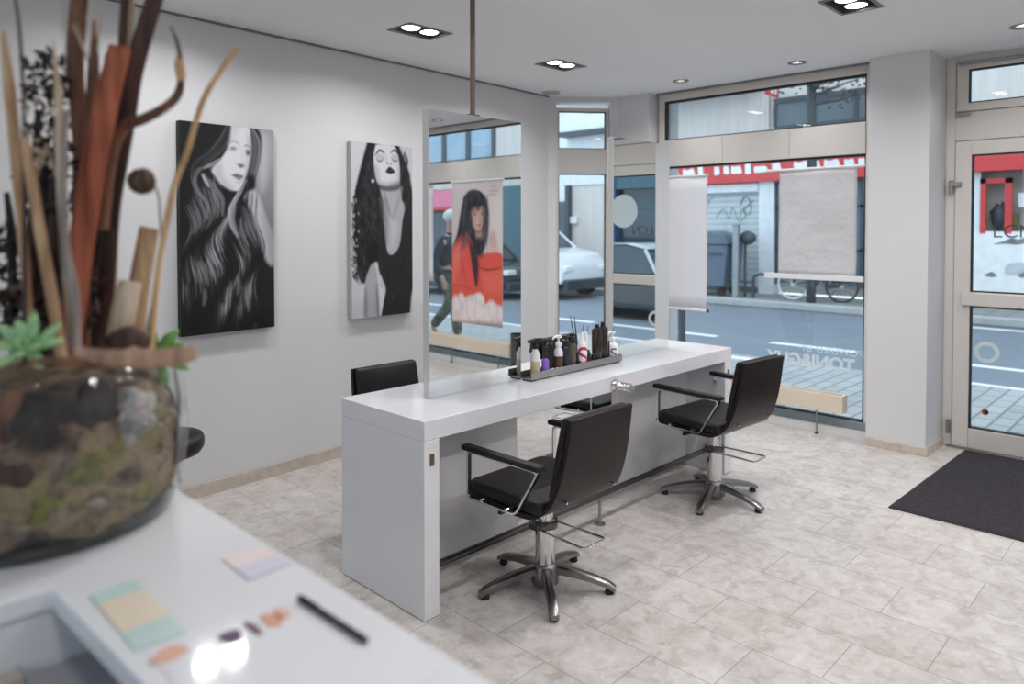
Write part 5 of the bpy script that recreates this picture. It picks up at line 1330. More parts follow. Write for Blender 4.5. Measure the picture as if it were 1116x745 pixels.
# ------------------------------------------------------------------ the street outside
M['asphalt'] = mat('asphalt', (118, 127, 137), .85, var=.06, scale=3, bump=.1, bscale=200)
M['paver'] = brick_mat('pavement_slabs', (176, 178, 178), (160, 163, 164), (128, 130, 132), .32, .16, .012, .8, 0)
M['slab'] = brick_mat('far_pavement_slabs', (150, 150, 148), (140, 141, 140), (110, 110, 110), .5, .35, .012)
M['kerb'] = mat('kerb_stone', (178, 180, 180), .8, var=.08); M['line'] = mat('road_paint', (236, 238, 240), .6, var=.04)
M['darkstone'] = mat('dark_gutter', (92, 96, 98), .8)
struct(MB().box((6.15, -40, G-.1), (9.30, 34, G)).build('pavement', M['paver']))
struct(MB().box((-30, -20, G-.1), (-3.4, 20, G)).build('added_bounce_ground', M['paver']))  # unseen ground added to bounce daylight through the back window onto the ceiling
struct(MB().box((9.30, -40, G-.12), (15.35, 34, G-.015)).build('road', M['asphalt']))
struct(MB().box((15.35, -40, G-.12), (15.60, 34, 0)).build('kerb', M['kerb'], bevel=.015))
struct(MB().box((15.60, -40, G-.12), (17.4, 34, -.004)).build('far_pavement', M['slab']))
struct(MB().box((15.10, -40, G-.016), (15.35, 34, G-.008)).build('gutter', M['darkstone']))
lines = [(10.60, 10.76, 3.66, 4.90), (10.60, 10.76, 5.80, 6.95), (10.60, 10.76, .2, 2.30), (14.70, 14.86, -40, 3.3), (9.36, 9.48, -40, 2.2), (8.95, 9.12, 4.25, 4.75), (10.60, 10.76, 8.3, 9.6), (10.60, 10.76, -4.0, -1.6), (10.60, 10.76, -9.0, -6.4), (14.70, 14.86, 8.6, 30), (10.6, 10.76, 11, 13)]
for (x0, x1, y0, y1) in lines:
    struct(MB().box((x0, y0, G-.0155), (x1, y1, (G-.010) if x0 > 9.3 else G+.003)).build('road_line', M['line']))
struct(MB().box((6.16, -4.2, -.12), (6.5, 4.3, -.06)).build('pavement_step', M['kerb'], bevel=.01))

M['conc'] = streak_mat('pale_concrete', (213, 206, 200), (202, 196, 190)); M['conc2'] = streak_mat('warm_render', (206, 202, 194), (190, 187, 180))
M['red'] = mat('sign_red', (204, 58, 58), .4, var=.06, scale=3); M['white_l'] = mat('sign_white', (238, 238, 236), .4)
M['shutter'] = slat_mat('roller_shutter', (196, 204, 206), (164, 173, 178), 2.2)
M['winframe'] = mat('dark_window_frame', (62, 70, 76), .4); M['fglass'] = mat('facade_glass', (104, 124, 138), .08, var=.25, scale=.9, spec=.7)
M['fglass_l'] = mat('facade_glass_pale', (150, 172, 190), .1, var=.15, scale=.9, spec=.7); M['fglass_d'] = mat('facade_glass_dark', (52, 66, 74), .08, var=.3, scale=.8, spec=.7)
M['tealf'] = mat('teal_shop_frame', (66, 100, 112), .4); M['bluecol'] = mat('blue_column', (58, 86, 122), .5)
M['green_sp'] = mat('green_spray', (128, 176, 150), .6); M['grey_sp'] = mat('grey_spray', (120, 128, 134), .6)
M['pilwhite'] = mat('white_pillar', (224, 228, 230), .7); M['interior'] = mat('shop_interior', (168, 160, 150), .8, var=.3, scale=1.5)
FX = 17.2
def P_(parent, name, a, b, m, **k): return MB().box(a, b).build(name, m, parent, **k)
# --- shop with the red sign
b = thing('shop_building', 'pale concrete building with a red shop sign, shutter and dark upper windows', 'building', (FX, 7.8, 0))
def L_(y): return y-7.8
P_(b, 'upper_wall', (0, L_(2.0), 3.25), (6, L_(11.4), 8.6), M['conc'])
P_(b, 'rear_wall', (.55, L_(2.0), 0), (.7, L_(11.4), 3.3), M['interior'])
sg = P_(b, 'sign_band', (-.22, L_(2.02), 2.80), (.1, L_(11.2), 3.26), M['red'], bevel=.01)
rg = random.Random(21); y = 10.9; k = 0
mb = MB()
while y > 4.2:
    w = rg.choice((.16, .2, .24, .3, .38)); h = rg.choice((.16, .2, .24, .28)); zc = 3.06+rg.uniform(-.03, .03)
    pts = rounded([(L_(y), zc-h/2), (L_(y-w), zc-h/2+rg.uniform(-.02, .05)), (L_(y-w*.8), zc+h/2), (L_(y-w*.3), zc+h/2*rg.uniform(.5, 1)), (L_(y)+.0, zc+h/2)], .05)
    mb.prism(pts, 0, -.235, -.221); y -= w+rg.choice((.05, .07, .1, .3)); k += 1
mb.build('sign_lettering', M['white_l'], sg)
P_(b, 'sign_lower_strip', (-.24, L_(2.02), 2.74), (.1, L_(11.2), 2.82), M['red'])
P_(b, 'shutter', (.05, L_(8.2), .12), (.10, L_(10.9), 2.74), M['shutter'])
P_(b, 'shutter_box', (-.12, L_(8.2), 2.50), (.10, L_(10.9), 2.72), M['pilwhite'], bevel=.02)
P_(b, 'shop_plinth', (.0, L_(8.2), 0), (.12, L_(11.4), .13), M['darkstone'])
def scrawl(parent, name, m, pts, r): return MB().tube(smooth_path([(.046, L_(y), z) for y, z in pts], 5), r, 6, flat=.3).build(name, m, parent, smooth=True)
scrawl(b, 'graffiti', M['green_sp'], [(9.4, 1.9), (9.2, 2.1), (9.05, 1.85), (8.95, 2.15), (8.8, 1.8), (8.7, 2.1), (8.6, 1.95), (8.75, 1.75)], .022)
scrawl(b, 'graffiti', M['grey_sp'], [(8.75, 2.2), (8.6, 2.4), (8.45, 2.2), (8.5, 1.95), (8.65, 2.05), (8.4, 2.3)], .03)
scrawl(b, 'graffiti', M['grey_sp'], [(9.9, 2.3), (9.75, 2.42), (9.6, 2.25), (9.8, 2.2), (9.5, 2.4)], .02)
P_(b, 'pillar', (-.12, L_(7.80), 0), (.3, L_(8.17), 2.75), M['pilwhite']); P_(b, 'pillar', (-.12, L_(10.9), 0), (.3, L_(11.3), 2.75), M['pilwhite'])
P_(b, 'pillar', (-.12, L_(4.5), 0), (.3, L_(4.8), 2.75), M['pilwhite'])
def shop_window(parent, off, y0, y1, z0, z1, fm, gm, n=3, rails=(), x=.0, fw=.07):
    f = MB(); f.box((x-.02, y0-off, z0), (x+.06, y1-off, z0+fw)); f.box((x-.02, y0-off, z1-fw), (x+.06, y1-off, z1))
    for i in range(n+1):
        yy = y0+(y1-y0)*i/n-off; f.box((x-.02, yy-fw/2, z0+fw), (x+.06, yy+fw/2, z1-fw))
    for r in rails: f.box((x-.02, y0-off, r-.03), (x+.05, y1-off, r+.03))
    fo = f.build('window', fm, parent); MB().box((x+.02, y0-off+.01, z0+.02), (x+.035, y1-off-.01, z1-.02)).build('pane', gm, fo); return fo
shop_window(b, 7.8, 4.8, 7.8, .25, 2.72, M['winframe'], M['fglass'], 3, (1.1, 2.1))
# red framed shop front opposite the door
P_(b, 'front_wall', (.0, L_(2.02), 0), (.2, L_(4.5), .30), M['conc2'])
rf = MB()
for (y0, y1, z0, z1) in ((3.42, 3.52, 1.5, 2.60), (2.98, 3.10, 1.5, 2.60), (2.98, 3.52, 2.5, 2.60)): rf.box((-.04, L_(y0), z0), (.06, L_(y1), z1))
rf.build('red_frame', M['red'], b)
P_(b, 'white_frame', (-.02, L_(3.52), .3), (.06, L_(3.9), 2.75), M['pilwhite'])
P_(b, 'shop_back_panel', (.35, L_(2.02), .3), (.4, L_(4.5), 2.75), M['interior'])
P_(b, 'window_film', (-.03, L_(2.02), .32), (-.01, L_(3.88), 1.54), M['white_l'])
M['printgrey'] = mat('grey_film_print', (120, 116, 116), .6, var=.3, scale=12); M['printpale'] = mat('pale_film_print', (196, 198, 202), .6, var=.1)
mb = MB(); z_, y_ = 1.36, 3.1
mb.prism(rounded([(L_(3.30), 1.28), (L_(3.12), 1.34), (L_(2.98), 1.42), (L_(2.86), 1.38), (L_(2.74), 1.44), (L_(2.70), 1.32), (L_(2.9), 1.28), (L_(3.1), 1.30)], .04), 0, -.036, -.0305)
mb.prism(rounded([(L_(3.45), .66), (L_(3.3), .74), (L_(3.2), .66), (L_(3.3), .62)], .03), 0, -.036, -.0305)
mb.prism(rounded([(L_(2.86), .70), (L_(2.7), .78), (L_(2.56), .74), (L_(2.56), .64), (L_(2.84), .64)], .03), 0, -.036, -.0305)
mb.build('film_print', M['printgrey'], b)
MB().prism(rounded([(L_(3.1), .68), (L_(3.06), .9), (L_(2.8), .95), (L_(2.5), .85), (L_(2.45), .66)], .08), 0, -.034, -.0305).build('film_print', M['printpale'], b)
P_(b, 'display_plant', (.15, L_(2.9), 1.54), (.25, L_(3.0), 1.9), M['moss'])
mb = MB(); lumpy(mb, (.22, L_(3.2), 1.85), (.12, .16, .26), 3); mb.build('display_shape', M['winframe'], b, smooth=True)
P_(b, 'display_screen', (.1, L_(2.72), 2.02), (.18, L_(2.9), 2.3), M['pilwhite'])
M['band'] = mat('grey_band_glass', (98, 108, 114), .45, var=.12, scale=1.2, spec=.3)  # dull grey-blue glass of the upper window band
shop_window(b, 7.8, 5.0, 7.83, 4.0, 4.68, M['winframe'], M['band'], 3, (), -.03, .07)
P_(b, 'window_band_top', (-.06, L_(4.96), 4.66), (.0, L_(7.86), 4.74), M['winframe'])
P_(b, 'drainpipe', (-.1, L_(7.95), 3.26), (-.02, L_(8.03), 6), M['conc2'])
shop_window(b, 7.8, 2.4, 10.8, 6.3, 7.8, M['winframe'], M['fglass_l'], 7, (), -.03, .09)
P_(b, 'awning_edge', (-.8, L_(8.2), 5.02), (.0, L_(11.2), 5.1), M['winframe'])
# small hanging sign
t = thing('hanging_sign', 'small red and white sign projecting high on the concrete building', 'sign', (FX-.62, 7.63, 4.86))
MB().box((-.35, -.02, -.16), (.35, .02, .16)).build('panel', M['red'], t, bevel=.01)
MB().prism(rounded([(-.12, -.1), (.02, -.1), (.02, .1), (-.12, .1)], .03), 1, -.026, -.0205).prism(rounded([(.1, -.1), (.2, -.1), (.2, .1), (.1, .1)], .03), 1, -.026, -.0205).build('sign_mark', M['white_l'], t)
MB().box((.34, -.015, -.02), (.618, .015, .02)).build('bracket', M['winframe'], t)

# --- house further along, seen through the narrow window
b = thing('apartment_house', 'white apartment house beyond the narrow corner window', 'building', (17.0, 18, 0)); off = 18
P_(b, 'front_wall', (.1, 11.45-off, 2.9), (6, 14.3-off, 9.5), M['pilwhite'])
P_(b, 'ground_wall', (.15, 12.2-off, 0), (6, 14.3-off, 2.9), M['conc']); P_(b, 'entrance_recess', (.6, 11.45-off, 0), (6, 12.2-off, 2.9), M['fglass_d'])
P_(b, 'cornice', (-.35, 11.45-off, 4.34), (.2, 14.4-off, 4.46), M['winframe']); P_(b, 'cornice_cap', (-.3, 11.45-off, 4.46), (.2, 14.35-off, 4.8), M['pilwhite'])
shop_window(b, off, 13.15, 13.85, 5.0, 6.6, M['pilwhite'], M['fglass_l'], 2, (5.9,), .08, .06)
shop_window(b, off, 11.7, 12.4, 5.0, 6.6, M['pilwhite'], M['fglass_l'], 2, (5.9,), .08, .06)
P_(b, 'side_wall', (1.8, 14.3-off, 0), (6, 30-off, 9.0), M['pilwhite']); P_(b, 'shop_opening', (1.74, 14.5-off, 0), (1.8, 16.2-off, 2.5), M['fglass_d'])
P_(b, 'corner_post', (-.02, 14.16-off, 0), (.14, 14.3-off, 2.9), M['winframe'])
P_(b, 'plate', (.05, 13.9-off, 1.75), (.14, 14.2-off, 1.95), M['pilwhite'])

# --- shop fronts seen in the mirrors
b = thing('glass_shop', 'shop with dark teal windows and blue columns, seen in the far mirror', 'building', (FX, -3.9, 0)); off = -3.9
P_(b, 'upper_wall', (.0, -9.55-off, 3.05), (6, 1.95-off, 9), M['conc2']); P_(b, 'base_wall', (0, -9.6-off, 0), (.5, 1.4-off, .3), M['conc2'])
shop_window(b, off, -9.5, 1.35, .3, 3.05, M['tealf'], M['fglass_d'], 6, (2.2,), .05, .1)
for y0 in (-9.5, -7.6, -5.7, -3.8, -1.9, 0): P_(b, 'column', (-.15, y0-off, 0), (.1, y0+.28-off, 3.05), M['bluecol'])
P_(b, 'fascia', (-.12, -9.6-off, 2.72), (.1, 1.38-off, 3.08), M['tealf'])
shop_window(b, off, -9.2, 1.5, 4.1, 5.6, M['winframe'], M['fglass_l'], 7, (), -.03, .1)
b = thing('office_building', 'office building with a dark window band and pink shop sign, seen in the near mirror', 'building', (FX, -15, 0)); off = -15
P_(b, 'upper_wall', (.0, -24-off, 3.0), (6, -9.6-off, 3.8), M['conc2']); P_(b, 'top_wall', (.0, -24-off, 5.35), (6, -9.6-off, 9), M['conc'])
P_(b, 'window_backing', (.2, -24-off, 3.8), (6, -9.6-off, 5.35), M['fglass_l'])
shop_window(b, off, -24, -12.4, 3.8, 5.35, M['winframe'], M['fglass_l'], 9, (), -.03, .22)
P_(b, 'end_wall', (-.03, -12.4-off, 3.8), (.3, -9.6-off, 5.35), M['conc'])
M['pink'] = mat('pink_sign', (222, 120, 150), .4, var=.1, scale=1.2)
P_(b, 'sign_band', (-.25, -24-off, 2.35), (.1, -13.0-off, 2.95), M['pink'], bevel=.01); P_(b, 'sign_strip', (-.27, -24-off, 2.25), (.1, -13.0-off, 2.36), M['red'])
P_(b, 'ground_wall', (.1, -24-off, 0), (.6, -9.6-off, 3.0), M['conc2'])
shop_window(b, off, -23.5, -13.2, .3, 2.25, M['winframe'], M['fglass_d'], 6, (), .05, .1)
P_(b, 'corner_panel', (-.05, -12.9-off, .0), (.1, -10-off, 3.0), M['tealf'])

# --- parked wheelie bin, posts, bicycle, rack, tree
M['binblue'] = mat('bin_slate', (92, 106, 122), .5, var=.05); M['postgrey'] = mat('post_grey', (150, 158, 162), .4, metal=.3); M['postdark'] = mat('post_dark', (58, 64, 70), .5)
t = thing('waste_container', 'large slate grey wheeled waste container on the far pavement', 'waste container', (16.15, 9.0, 0))
m = MB(); m.prism([(-.62, .22), (.62, .22), (.70, 1.22), (-.70, 1.22)], 0, -.42, .42); m.build('body', M['binblue'], t, bevel=.03)
m = MB(); m.prism([(-.74, 1.22), (.74, 1.22), (.72, 1.34), (.45, 1.48), (-.2, 1.54), (-.62, 1.44), (-.73, 1.3)], 0, -.46, .46); m.build('lid', M['binblue'], t, bevel=.02)
for sx in (-1, 1):
    for sy in (-1, 1):
        MB().cyl((sx*.3-.03, sy*.5, .1), (sx*.3+.03, sy*.5, .1), .1).box((sx*.3-.045, sy*.5-.05, .1), (sx*.3+.045, sy*.5+.05, .23)).build('wheel', M['rubber'], t, smooth='auto')
MB().cyl((-.50, -.6, 1.0), (-.50, .6, 1.0), .02).build('handle_bar', M['postdark'], t, smooth='auto')
t = thing('street_post', 'pale grey square post in front of the waste container', 'post', (15.85, 8.13, 0))
MB().box((-.06, -.07, 0), (.06, .07, 1.66)).build('shaft', M['postgrey'], t, bevel=.01); MB().box((-.07, -.08, 1.66), (.07, .08, 1.70)).build('cap', M['postgrey'], t, bevel=.01)
t = thing('parking_post', 'dark thin post with a bulbous head beside the pale post', 'post', (16.0, 7.98, 0))
MB().cyl((0, 0, 0), (0, 0, 1.3), .03).build('shaft', M['postdark'], t, smooth='auto')
m = MB(); lumpy(m, (0, -.06, 1.38), (.12, .2, .16), 4, .06); m.build('head', M['postdark'], t, smooth=True)
t = thing('bike_rack', 'dark tubular bicycle rack on the far pavement', 'bike rack', (15.95, 7.0, 0))
path = [(0, .75, 0), (0, .75, .44), (0, .70, .52), (0, .6, .55), (0, -1.6, .55), (0, -1.72, .52), (0, -1.78, .44), (0, -1.78, 0)]
MB().tube(path, .035, 10).build('hoop', M['postdark'], t, smooth='auto'); MB().tube([(0, 1.35, .35), (0, .75, .35)], .02, 8).build('side_bar', M['postdark'], t, smooth='auto')
t = thing('bicycle', 'silver wheeled bicycle leaning at the rack under the square banner', 'bicycle', (16.25, 6.35, 0))
def wheel(y):
    rimm = M['pilwhite'] if y > 0 else M['postdark']
    m = MB(); m.loop([(0, y+.335*math.cos(2*PI*k/40), .345+.335*math.sin(2*PI*k/40)) for k in range(40)], .027, 8); w = m.build('wheel', rimm, t, smooth=True)
    s = MB(); s.cyl((-.03, y, .345), (.03, y, .345), .03)
    for k in range(14): a = 2*PI*k/14; s.tube([(0, y, .345), (0, y+.32*math.cos(a), .345+.32*math.sin(a))], .0055, 4)
    s.build('spokes', M['pilwhite'], w)
    return w
wheel(.60); wheel(-.47)
m = MB()
for q in (((0, .60, .345), (0, .42, .86), (0, .38, .98)), ((0, .42, .80), (0, -.16, .86)), ((0, .43, .76), (0, -.06, .32)), ((0, -.06, .32), (0, -.22, .95)), ((0, -.06, .32), (0, -.47, .345)), ((0, -.47, .345), (0, -.17, .84))): m.tube(q, .022, 8)
m.build('bike_frame', M['postdark'], t, smooth='auto')
MB().tube([(-.28, .30, 1.0), (-.1, .38, 1.0), (.1, .38, 1.0), (.28, .30, 1.0)], .015, 8).build('handlebar', M['postdark'], t, smooth='auto')
m = MB(); lumpy(m, (0, -.25, .97), (.07, .14, .04), 2, .05); m.build('saddle', M['rubber'], t, smooth=True)
MB().box((-.16, -.72, .42), (.16, -.30, .72)).build('pannier', M['postdark'], t, bevel=.03); MB().box((-.2, -.2, .52), (-.17, .1, .60)).build('chain_guard', M['pilwhite'], t, bevel=.01); MB().cyl((-.02, -.06, .32), (.02, -.06, .32), .1).build('chainring', M['postgrey'], t, smooth='auto')
t = thing('street_tree', 'bare dark street tree before the concrete building', 'tree', (15.80, 6.36, 0))
M['trunk'] = bark_mat('tree_bark', (44, 52, 54), (82, 88, 88), .15)
MB().tube(smooth_path([(0, 0, 0), (.03, .02, 1.6), (-.02, 0, 3.2), (0, .03, 4.2), (.02, .02, 5.4)], 4), [.10]*5+[.10]*4+[.095]*3+[.09]*3+[.08]*2, 12).build('trunk', M['trunk'], t, smooth=True)
rg = random.Random(5)
for k in range(9):
    a = rg.uniform(0, 2*PI) if k > 4 else -PI/2+rg.uniform(-.6, .6); z0 = rg.uniform(4.1, 5.2); L = rg.uniform(.7, 1.2)
    pts = [(0, 0, z0)]; q = Vector((0, 0, z0))
    for j in range(5):
        q = q+Vector((math.cos(a), math.sin(a), rg.uniform(-.05, .35)))*L/5; a += rg.uniform(-.35, .35); pts.append(tuple(q))
    mb = MB().tube(smooth_path(pts, 3), [.045-.038*i/15 for i in range(16)], 6)
    for i in range(2, 6):
        q = Vector(pts[i]); mb.tube([q, q+Vector((rg.uniform(-.3, .3), rg.uniform(-.4, .3), rg.uniform(-.1, .35)))], [.012, .004], 5)
    br_ = mb.build('branch', M['trunk'], t, smooth=True)
    lf = MB()
    for i in range(26):
        q = Vector(pts[rg.randint(2, 5)])+Vector((rg.gauss(0, .14), rg.gauss(0, .16), rg.gauss(0, .10)))
        leaf_shape(lf, q, Vector((rg.gauss(0, 1), rg.gauss(0, 1), rg.gauss(0, 1))), Vector((.3, .2, 1)), .09, .03)
    tag(lf.build('leaves', M['trunk'], br_), kind='stuff')
t = thing('street_post', 'dark street post on the near pavement under the white banner', 'post', (8.6, 5.19, G))
MB().lathe([(0, 0), (.09, 0), (.09, .03), (.05, .05), (.05, 2.1), (.04, 2.14), (0, 2.15)], 20).build('shaft', M['postdark'], t, smooth='auto')

# ------------------------------------------------------------------ cars
def car(label, loc, rotz, paint, L=4.2, W=1.75, Hh=1.48, kind='hatch', roofm=None):
    roofm = roofm or paint
    t = thing('car', label, 'car', loc, rotz)
    s = Hh/1.48; hl = L/2
    if kind == 'hatch':
        low = [(-hl, .30), (-hl, .62), (-hl+.05, .90), (-hl+.35, .96), (hl-1.25, .95), (hl-.35, .80), (hl-.04, .62), (hl, .45), (hl-.02, .28)]
        cab = [(-hl+.12, .93), (-hl+.42, 1.32), (-hl+.9, 1.46), (.1, 1.48), (.55, 1.38), (hl-1.15, .93)]
    else:
        low = [(-hl, .35), (-hl, .8), (-hl+.05, 1.10), (-hl+.3, 1.14), (hl-1.2, 1.14), (hl-.28, 1.02), (hl-.04, .8), (hl, .55), (hl-.02, .35)]
        cab = [(-hl+.1, 1.10), (-hl+.35, 1.55), (-hl+.8, 1.66), (.0, 1.68), (.5, 1.58), (hl-1.1, 1.12)]
    def body(pl, w0, w1, name, m, n=6):
        pl = rounded(pl, .12, 3); mb = MB(); zs = [p[1] for p in pl]; zl, zh = min(zs), max(zs); cols = []
        for i in range(n+1):
            u = i/n*2-1; ring = []
            for (x, z) in pl:
                k = (z-zl)/(zh-zl+1e-6); w = w0+(w1-w0)*k; e = 1-.04*abs(u)**3
                ring.append(mb.bm.verts.new((x*e, u*w/2*(1 if abs(u) < 1 else .985), z*s)))
            cols.append(ring)
        N = len(pl)
        for a, b2 in zip(cols, cols[1:]):
            for k in range(N): mb.bm.faces.new((a[k], b2[k], b2[(k+1) % N], a[(k+1) % N]))
        mb.bm.faces.new(cols[0]); mb.bm.faces.new(cols[-1][::-1])
        return mb.build(name, m, t, smooth='auto', bevel=.02)
    body(low, W, W*.94, 'body', paint); cb_ = body(cab, W*.93, W*.72, 'cabin_glass', M['fglass_d'])
    zt = max(z for x, z in cab)*s; 
    rp = [(x, z+.012) for x, z in cab if z > 1.3*(1 if kind == 'hatch' else 1.12)]
    mb = MB(); V = [[mb.bm.verts.new((x, u*W*.37, z*s+.006)) for u in (-1, -.5, .5, 1)] for x, z in rp]
    for a, b2 in zip(V, V[1:]):
        for k in range(3): mb.bm.faces.new((a[k], b2[k], b2[k+1], a[k+1]))
    mb.build('roof', roofm, t, smooth=True, solid=.02)
    pl = MB()
    for sy in (-1, 1):
        for (a, b2) in ((cab[0], cab[1]), (cab[4], cab[5]), ((-.25, .95*1.0 if kind == 'hatch' else 1.13), (-.25, zt/s-.03))):
            q = lambda p: (p[0], sy*(W*.93+(W*.72-W*.93)*((p[1]-cab[0][1])/(zt/s-cab[0][1])))/2*1.005, p[1]*s)
            pl.tube([q(a), q(b2)], .035, 6)
    pl.build('pillars', roofm, t)
    wr = .31 if kind == 'hatch' else .36
    for sx in (-1, 1):
        for sy in (-1, 1):
            c = (sx*(hl-.78), sy*(W/2-.09), wr)
            w = MB().lathe([(.0, -.10), (wr*.7, -.10), (wr*.97, -.09), (wr, -.05), (wr, .05), (wr*.97, .09), (wr*.7, .10), (wr*.66, .06), (0, .05)], 28, M=Matrix.Translation(c) @ Matrix.Rotation(-sy*PI/2, 4, 'X')).build('wheel', M['rubber'], t, smooth='auto')
            MB().lathe([(0, .075), (wr*.2, .08), (wr*.62, .085), (wr*.62, .055), (0, .05)], 20, M=Matrix.Translation(c) @ Matrix.Rotation(-sy*PI/2, 4, 'X')).build('rim', M['postgrey'], w, smooth='auto')
    for sy in (-1, 1):
        MB().box((hl-.16, sy*W*.36-.17, .62*s), (hl-.02, sy*W*.36+.17, .76*s)).build('headlight', M['white_l'], t, bevel=.03)
        MB().box((-hl-.01, sy*W*.40-.1, .70*s), (-hl+.1, sy*W*.40+.1, .88*s)).build('tail_light', M['red'], t, bevel=.02)
    MB().box((hl-.12, -W/2+.08, .22*s), (hl+.04, W/2-.08, .46*s)).build('bumper', M['postdark'], t, bevel=.04)
    MB().box((-hl+.3, -W/2-.01, .22), (hl-.3, W/2+.01, .36*s)).build('side_skirt', M['postdark'], t, bevel=.03)
    return t
M['carwhite'] = mat('car_white', (226, 228, 230), .2, coat=.5, var=.01); M['carsilver'] = mat('car_silver', (196, 200, 204), .25, metal=.2, coat=.5, var=.01); M['carblack'] = mat('car_black', (38, 40, 46), .15, coat=.6, var=.02)
car('white van-like car seen through the narrow corner window', (14.2, 13.4, G-.015), -PI/2, M['carwhite'], 4.4, 1.85, 1.62, 'suv')
car('dark hatchback with a silver roof seen in the far mirror beyond the door glass', (12.3, -3.2, G-.015), PI/2, M['carblack'], 4.1, 1.72, 1.42, roofm=M['carsilver'])
car('black car at the right edge of the near mirror reflection', (13.2, -9.2, G-.015), PI/2, M['carblack'], 4.3, 1.75, 1.42)

# ------------------------------------------------------------------ pedestrian, seen in the near mirror
def person(loc, rotz):
    t = thing('person', 'person in dark jacket, patterned trousers and pale helmet walking past, seen in the near mirror', 'person', loc, rotz)
    def skin(name, verts, edges, radii, m, root=0, lv=2):
        me = bpy.data.meshes.new(name); me.from_pydata(verts, edges, []); o = bpy.data.objects.new(name, me); COL.objects.link(o); o.parent = t
        md = o.modifiers.new('skin', 'SKIN'); md.use_smooth_shade = True
        sv = me.skin_vertices[0].data if me.skin_vertices else None
        if sv is None:
            bm = bmesh.new(); bm.from_mesh(me); bm.verts.layers.skin.verify(); bm.to_mesh(me); bm.free(); sv = me.skin_vertices[0].data
        for i, r in enumerate(radii): sv[i].radius = (r, r) if not isinstance(r, tuple) else r; sv[i].use_root = (i == root)
        s = o.modifiers.new('sub', 'SUBSURF'); s.levels = lv; s.render_levels = lv; me.materials.append(m); return o
    sk = mat('skin', (206, 164, 144), .5); jk = mat('dark_jacket', (52, 60, 72), .8, var=.15, scale=8); tr = moss_mat('camo_trousers', [(44, 52, 52), (86, 92, 82), (126, 128, 116), (60, 66, 62)], 16); sh = mat('dark_shoes', (40, 42, 46), .6)
    # one body: pelvis, spine, neck, head, arms with hands, legs mid stride (front is +X)
    v = [(0, 0, .98), (0, 0, 1.15), (.01, 0, 1.34), (.02, 0, 1.50), (.03, 0, 1.60), (.05, 0, 1.70), (.05, 0, 1.80),
         (0, .11, .92), (.16, .11, .52), (.20, .11, .12), (.32, .11, .05),
         (0, -.11, .92), (-.06, -.11, .52), (-.34, -.11, .19), (-.26, -.11, .08),
         (.01, .20, 1.45), (-.10, .25, 1.18), (.02, .25, .95), (.06, .24, .86),
         (.01, -.20, 1.45), (.08, -.25, 1.18), (.26, -.22, 1.05), (.34, -.20, 1.03)]
    e = [(0, 1), (1, 2), (2, 3), (3, 4), (4, 5), (5, 6), (0, 7), (7, 8), (8, 9), (9, 10), (0, 11), (11, 12), (12, 13), (13, 14), (2, 15), (15, 16), (16, 17), (17, 18), (2, 19), (19, 20), (20, 21), (21, 22)]
    r = [(.14, .15), .14, .15, .08, .055, .085, .075, .085, .06, .042, .035, .085, .06, .042, .035, .06, .046, .034, .03, .06, .046, .034, .03]
    skin('body', v, e, r, sk)
    jv = v[:5]+[v[15], v[16], v[17], v[19], v[20], v[21]]; je = [(0, 1), (1, 2), (2, 3), (3, 4), (2, 5), (5, 6), (6, 7), (2, 8), (8, 9), (9, 10)]
    skin('jacket', jv, je, [(.165, .18), .165, .18, .10, .065, .082, .064, .05, .082, .064, .05], jk)
    tv = [v[0], v[7], v[8], v[9], v[11], v[12], v[13]]; te = [(0, 1), (1, 2), (2, 3), (0, 4), (4, 5), (5, 6)]
    skin('trousers', tv, te, [(.155, .165), .11, .085, .075, .11, .085, .075], tr)
    for (a, b_) in (((.20, .11, .05), (.36, .11, .04)), ((-.34, -.11, .14), (-.23, -.11, .045))): skin('shoe', [a, ((a[0]+b_[0])/2, a[1], (a[2]+b_[2])/2), b_], [(0, 1), (1, 2)], [.05, .05, .035], sh)
    m = MB(); lumpy(m, (.05, 0, 1.80), (.135, .115, .10), 1, .0); m.build('helmet', M['pilwhite'], t, smooth=True)
    MB().box((.10, -.09, 1.725), (.172, .09, 1.765)).build('goggles', M['rubber'], t, bevel=.02)
    m = MB()
    for sy in (-1, 1): lumpy(m, (.05, sy*.085, 1.71), (.02, .012, .03), 1, 0)
    lumpy(m, (.145, 0, 1.70), (.02, .014, .02), 1, 0); m.build('ears_and_nose', sk, t, smooth=True)
    for (p, sy) in ((v[18], 1), (v[22], -1)):
        m = MB(); lumpy(m, p, (.035, .018, .045), 2, 0)
        for k in range(4): m.tube([(p[0]-.02+.014*k, p[1], p[2]-.03), (p[0]-.016+.014*k, p[1]-sy*.012, p[2]-.075), (p[0]-.014+.014*k, p[1]-sy*.025, p[2]-.095+.004*abs(k-1))], [.009, .008, .006], 8)
        m.tube([(p[0]+.03, p[1], p[2]), (p[0]+.05, p[1]-sy*.02, p[2]-.04)], [.01, .007], 8); m.build('hand', sk, t, smooth=True)
    return t
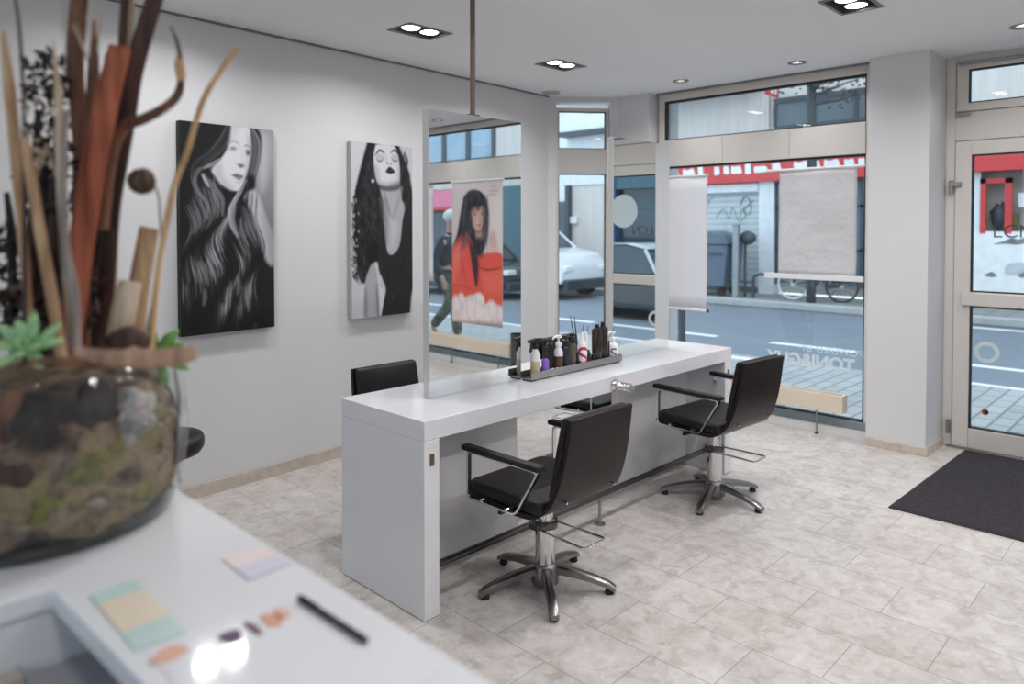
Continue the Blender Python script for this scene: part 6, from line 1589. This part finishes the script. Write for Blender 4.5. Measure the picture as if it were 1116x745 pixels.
pp = person((7.25, -3.22, G), D(70)); pp.scale = (1.06, 1.06, 1.06)

# ------------------------------------------------------------------ sky, camera, output
w = bpy.data.worlds.new('overcast'); SC.world = w; w.use_nodes = True; nt = w.node_tree; nt.nodes.clear()
wo = nt.nodes.new('ShaderNodeOutputWorld'); bg = nt.nodes.new('ShaderNodeBackground'); tc = nt.nodes.new('ShaderNodeTexCoord'); sx = nt.nodes.new('ShaderNodeSeparateXYZ')
rp = nt.nodes.new('ShaderNodeValToRGB'); rp.color_ramp.elements[0].position = .0; rp.color_ramp.elements[0].color = (.74, .86, 1, 1); rp.color_ramp.elements[1].position = .7; rp.color_ramp.elements[1].color = (.80, .90, 1.0, 1)
nt.links.new(tc.outputs['Generated'], sx.inputs[0]); nt.links.new(sx.outputs['Z'], rp.inputs['Fac']); nt.links.new(rp.outputs['Color'], bg.inputs['Color'])
bg.inputs['Strength'].default_value = 1.95
nt.links.new(bg.outputs[0], wo.inputs['Surface'])

cam = bpy.data.cameras.new('camera'); co = bpy.data.objects.new('camera', cam); COL.objects.link(co); SC.camera = co
F_PX, PY, PITCH = 795.3, 266.607, D(1.28)
cam.sensor_fit = 'HORIZONTAL'; cam.sensor_width = 36; cam.lens = F_PX/1116*36
cam.shift_x = 0; cam.shift_y = -(372.5-PY)/1116
co.location = (0, 0, 1.6); co.rotation_euler = (PI/2-PITCH, 0, YAW-PI/2)
cam.clip_start = .05; cam.clip_end = 200
cam.dof.use_dof = True; cam.dof.focus_distance = 3.4; cam.dof.aperture_fstop = 1.9
vs_ = SC.view_settings; SC.display_settings.display_device = 'sRGB'; vs_.view_transform = 'Standard'; vs_.look = 'None'; vs_.gamma = 1; vs_.use_curve_mapping = False
vs_.exposure = .13
SC.cycles.max_bounces = 10; SC.cycles.diffuse_bounces = 4; SC.cycles.glossy_bounces = 5; SC.cycles.transparent_max_bounces = 16; SC.cycles.sample_clamp_indirect = 6
SC.cycles.caustics_reflective = False; SC.cycles.caustics_refractive = False
